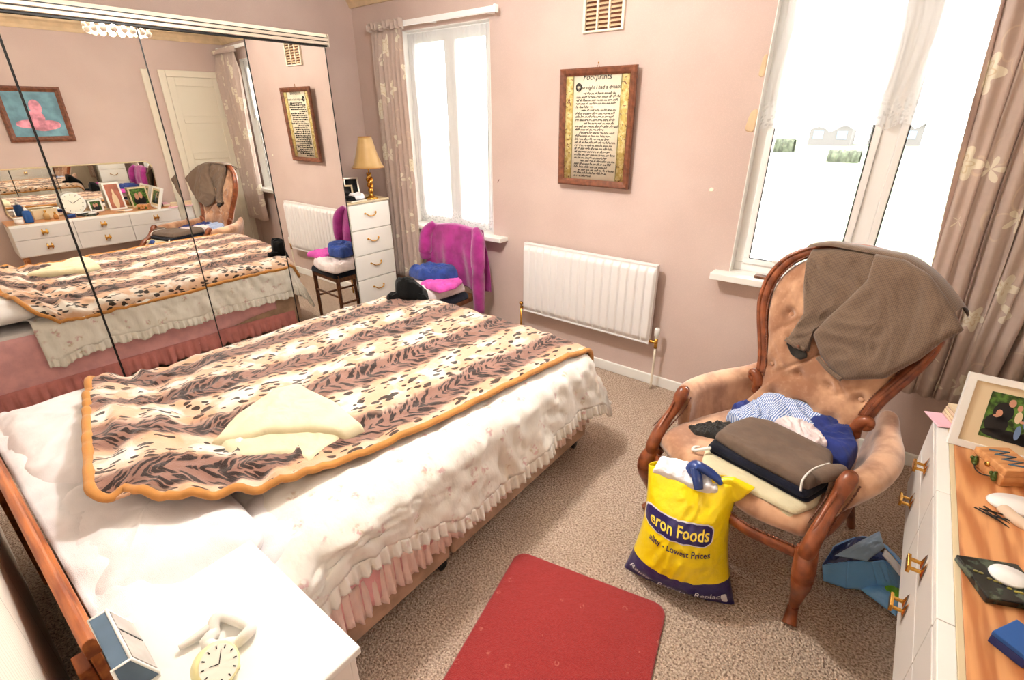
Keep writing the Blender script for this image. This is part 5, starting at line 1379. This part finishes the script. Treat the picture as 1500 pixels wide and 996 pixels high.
tag(mb.build('hair_grips', 'black_line', loc=(3.722, 1.58, .7528), rotz=-.6), 'small tangle of dark hair grips on the dressing table beside the hand mirror', 'hair grips')
mt = empty('marble_stand', (3.716, 1.305, .7525), math.radians(25))
mb = MB(); mb.box(-.062, .062, -.058, .062, 0, .018); mb.build('slab', 'marble', mt, bevel=.003)
mb = MB(); mb.lathe([(.001, .018), (.034, .018), (.036, .022), (.034, .026), (.001, .027)], n=40, T=lambda p: Vector((p.x*1.05+.016, p.y*.9+.012, p.z))); mb.build('white_disc', 'porcelain', mt)
mb = MB()
for k in range(9): mb.ball((-.046+.009*k, .028-.007*k-.012+.004*math.sin(k*2), .0185), .0045, n=8, m_=5, sc_=(1.2, .8, .4))
mb.build('painted_leaves', 'goldpaint', mt)
tag(mt, 'square black marble stand with a white oval disc on the dressing table', 'stand')
mb = MB(); mb.lathe([(.001, 0), (.018, 0), (.02, .01), (.016, .04), (.02, .045), (.001, .046)], n=24); tag(mb.build('white_pot', 'porcelain', loc=(3.80, 1.36, .7525)), 'little white pot beside the black marble stand', 'pot')
bx = empty('blue_box', (3.728, 1.132, .7525), math.radians(-33))
lb(bx, 'base', 'bluebox2', -.03, .03, -.038, .038, 0, .020, .002); lb(bx, 'lid', 'bluebox', -.0305, .0305, -.0385, .0385, .0205, .031, .002)
tag(bx, 'small blue jewellery box at the near end of the dressing table', 'box')
stack_item('pink_envelope', 'pink envelope sticking out past the corner of the dressing table', 'envelope', 3.645, 2.085, .7535, .13, .10, .004, .4, ('pinkpaper',))
for k in range(4): pass
sk = empty('note_cards', (3.665, 2.105, .759), .35)
for k in range(4): lb(sk, 'card', 'beigecard' if k % 2 == 0 else 'photo_tan', -.04+.002*k, .04+.002*k, -.035, .035, k*.011, k*.011+.009, .001)
tag(sk, 'stack of beige note cards on the pink envelope behind the photo frame', 'cards')
stack_item('magazine', 'pink magazine lying at the door end of the dressing table by the wall', 'magazine', 3.90, 2.04, .7525, .2, .13, .02, .1, ('paper', 'pinkpaper'))

# picture on the right wall, seen in the mirror
pp = empty('framed_painting', (XR-.012, 1.19, 1.50))
mb = MB(); X, h_, t = .265, .52, .05
mb.loft([[Vector((-b, cx+sx*a, cz+sz*a)) for a, b in ((0, -.01), (0, .018), (.02, .024), (t, .010), (t, -.01))] for cx, cz, sx, sz in ((-X, 0, 1, 1), (X, 0, -1, 1), (X, h_, -1, -1), (-X, h_, 1, -1), (-X, 0, 1, 1))], cap=False); mb.build('frame', 'frame_wood', pp, smooth=False)
mb = MB(); mb.box(-.008, -.002, -X+.02, X-.02, .02, h_-.02); cv = mb.build('canvas', 'teal', pp, smooth=False)
mb = MB()
for i, (y, z, a, b) in enumerate(((.02, .33, .05, .07), (0, .23, .07, .07), (-.08, .17, .10, .04), (.09, .16, .09, .045), (.03, .13, .08, .03))): mb.add([(-.0085-.0004*i, y+a*math.cos(k*PI/8), z+b*math.sin(k*PI/8)) for k in range(16)], [tuple(range(16))])
mb.build('painted_shapes', 'pinkpaint', cv, smooth=False)
tag(pp, 'wood framed teal and pink painting above the dressing table, seen in the wardrobe mirror', 'painting')
# ceiling light
cl = empty('ceiling_light', (LAMP_POS[0], LAMP_POS[1], CZ))
mb = MB(); mb.lathe([(.05, 0), (.05, -.01), (.02, -.02), (.012, -.03)], n=24); mb.tube([(0, 0, -.03), (0, 0, -.25)], .004, sub=1); mb.build('ceiling_rose', 'white', cl)
mb = MB()
for ring in range(2):
    r = .16
    for k in range(16):
        a = 2*PI*(k+.5*ring)/16; mb.ball((r*math.cos(a), r*math.sin(a), -.285-.035*ring), .024, n=10, m_=6)
mb.build('glass_beads', 'glassbead', cl)
mb = MB(); mb.tube([(.16*math.cos(2*PI*k/24), .16*math.sin(2*PI*k/24), -.258) for k in range(24)], .004, n=6, sub=1, closed=True)
for k in range(3): a = 2*PI*k/3; mb.tube([(0, 0, -.17), (.16*math.cos(a), .16*math.sin(a), -.258)], .003, n=6, sub=1)
mb.build('shade_ring', 'brass', cl)
tag(cl, 'ceiling light with a ring of glass beads over the bed, seen in the mirrors', 'ceiling light')
# small object on sill 2 : wooden strip beside the casement
mb = MB(); mb.box(-.18, .18, -.022, .022, 0, .014); o = mb.build('wooden_ruler', 'chair_wood', loc=(2.93, 2.985, .889), rotz=-.04, bevel=.002); tag(o, 'dark wooden strip lying on the large window sill behind the armchair', 'wood strip')
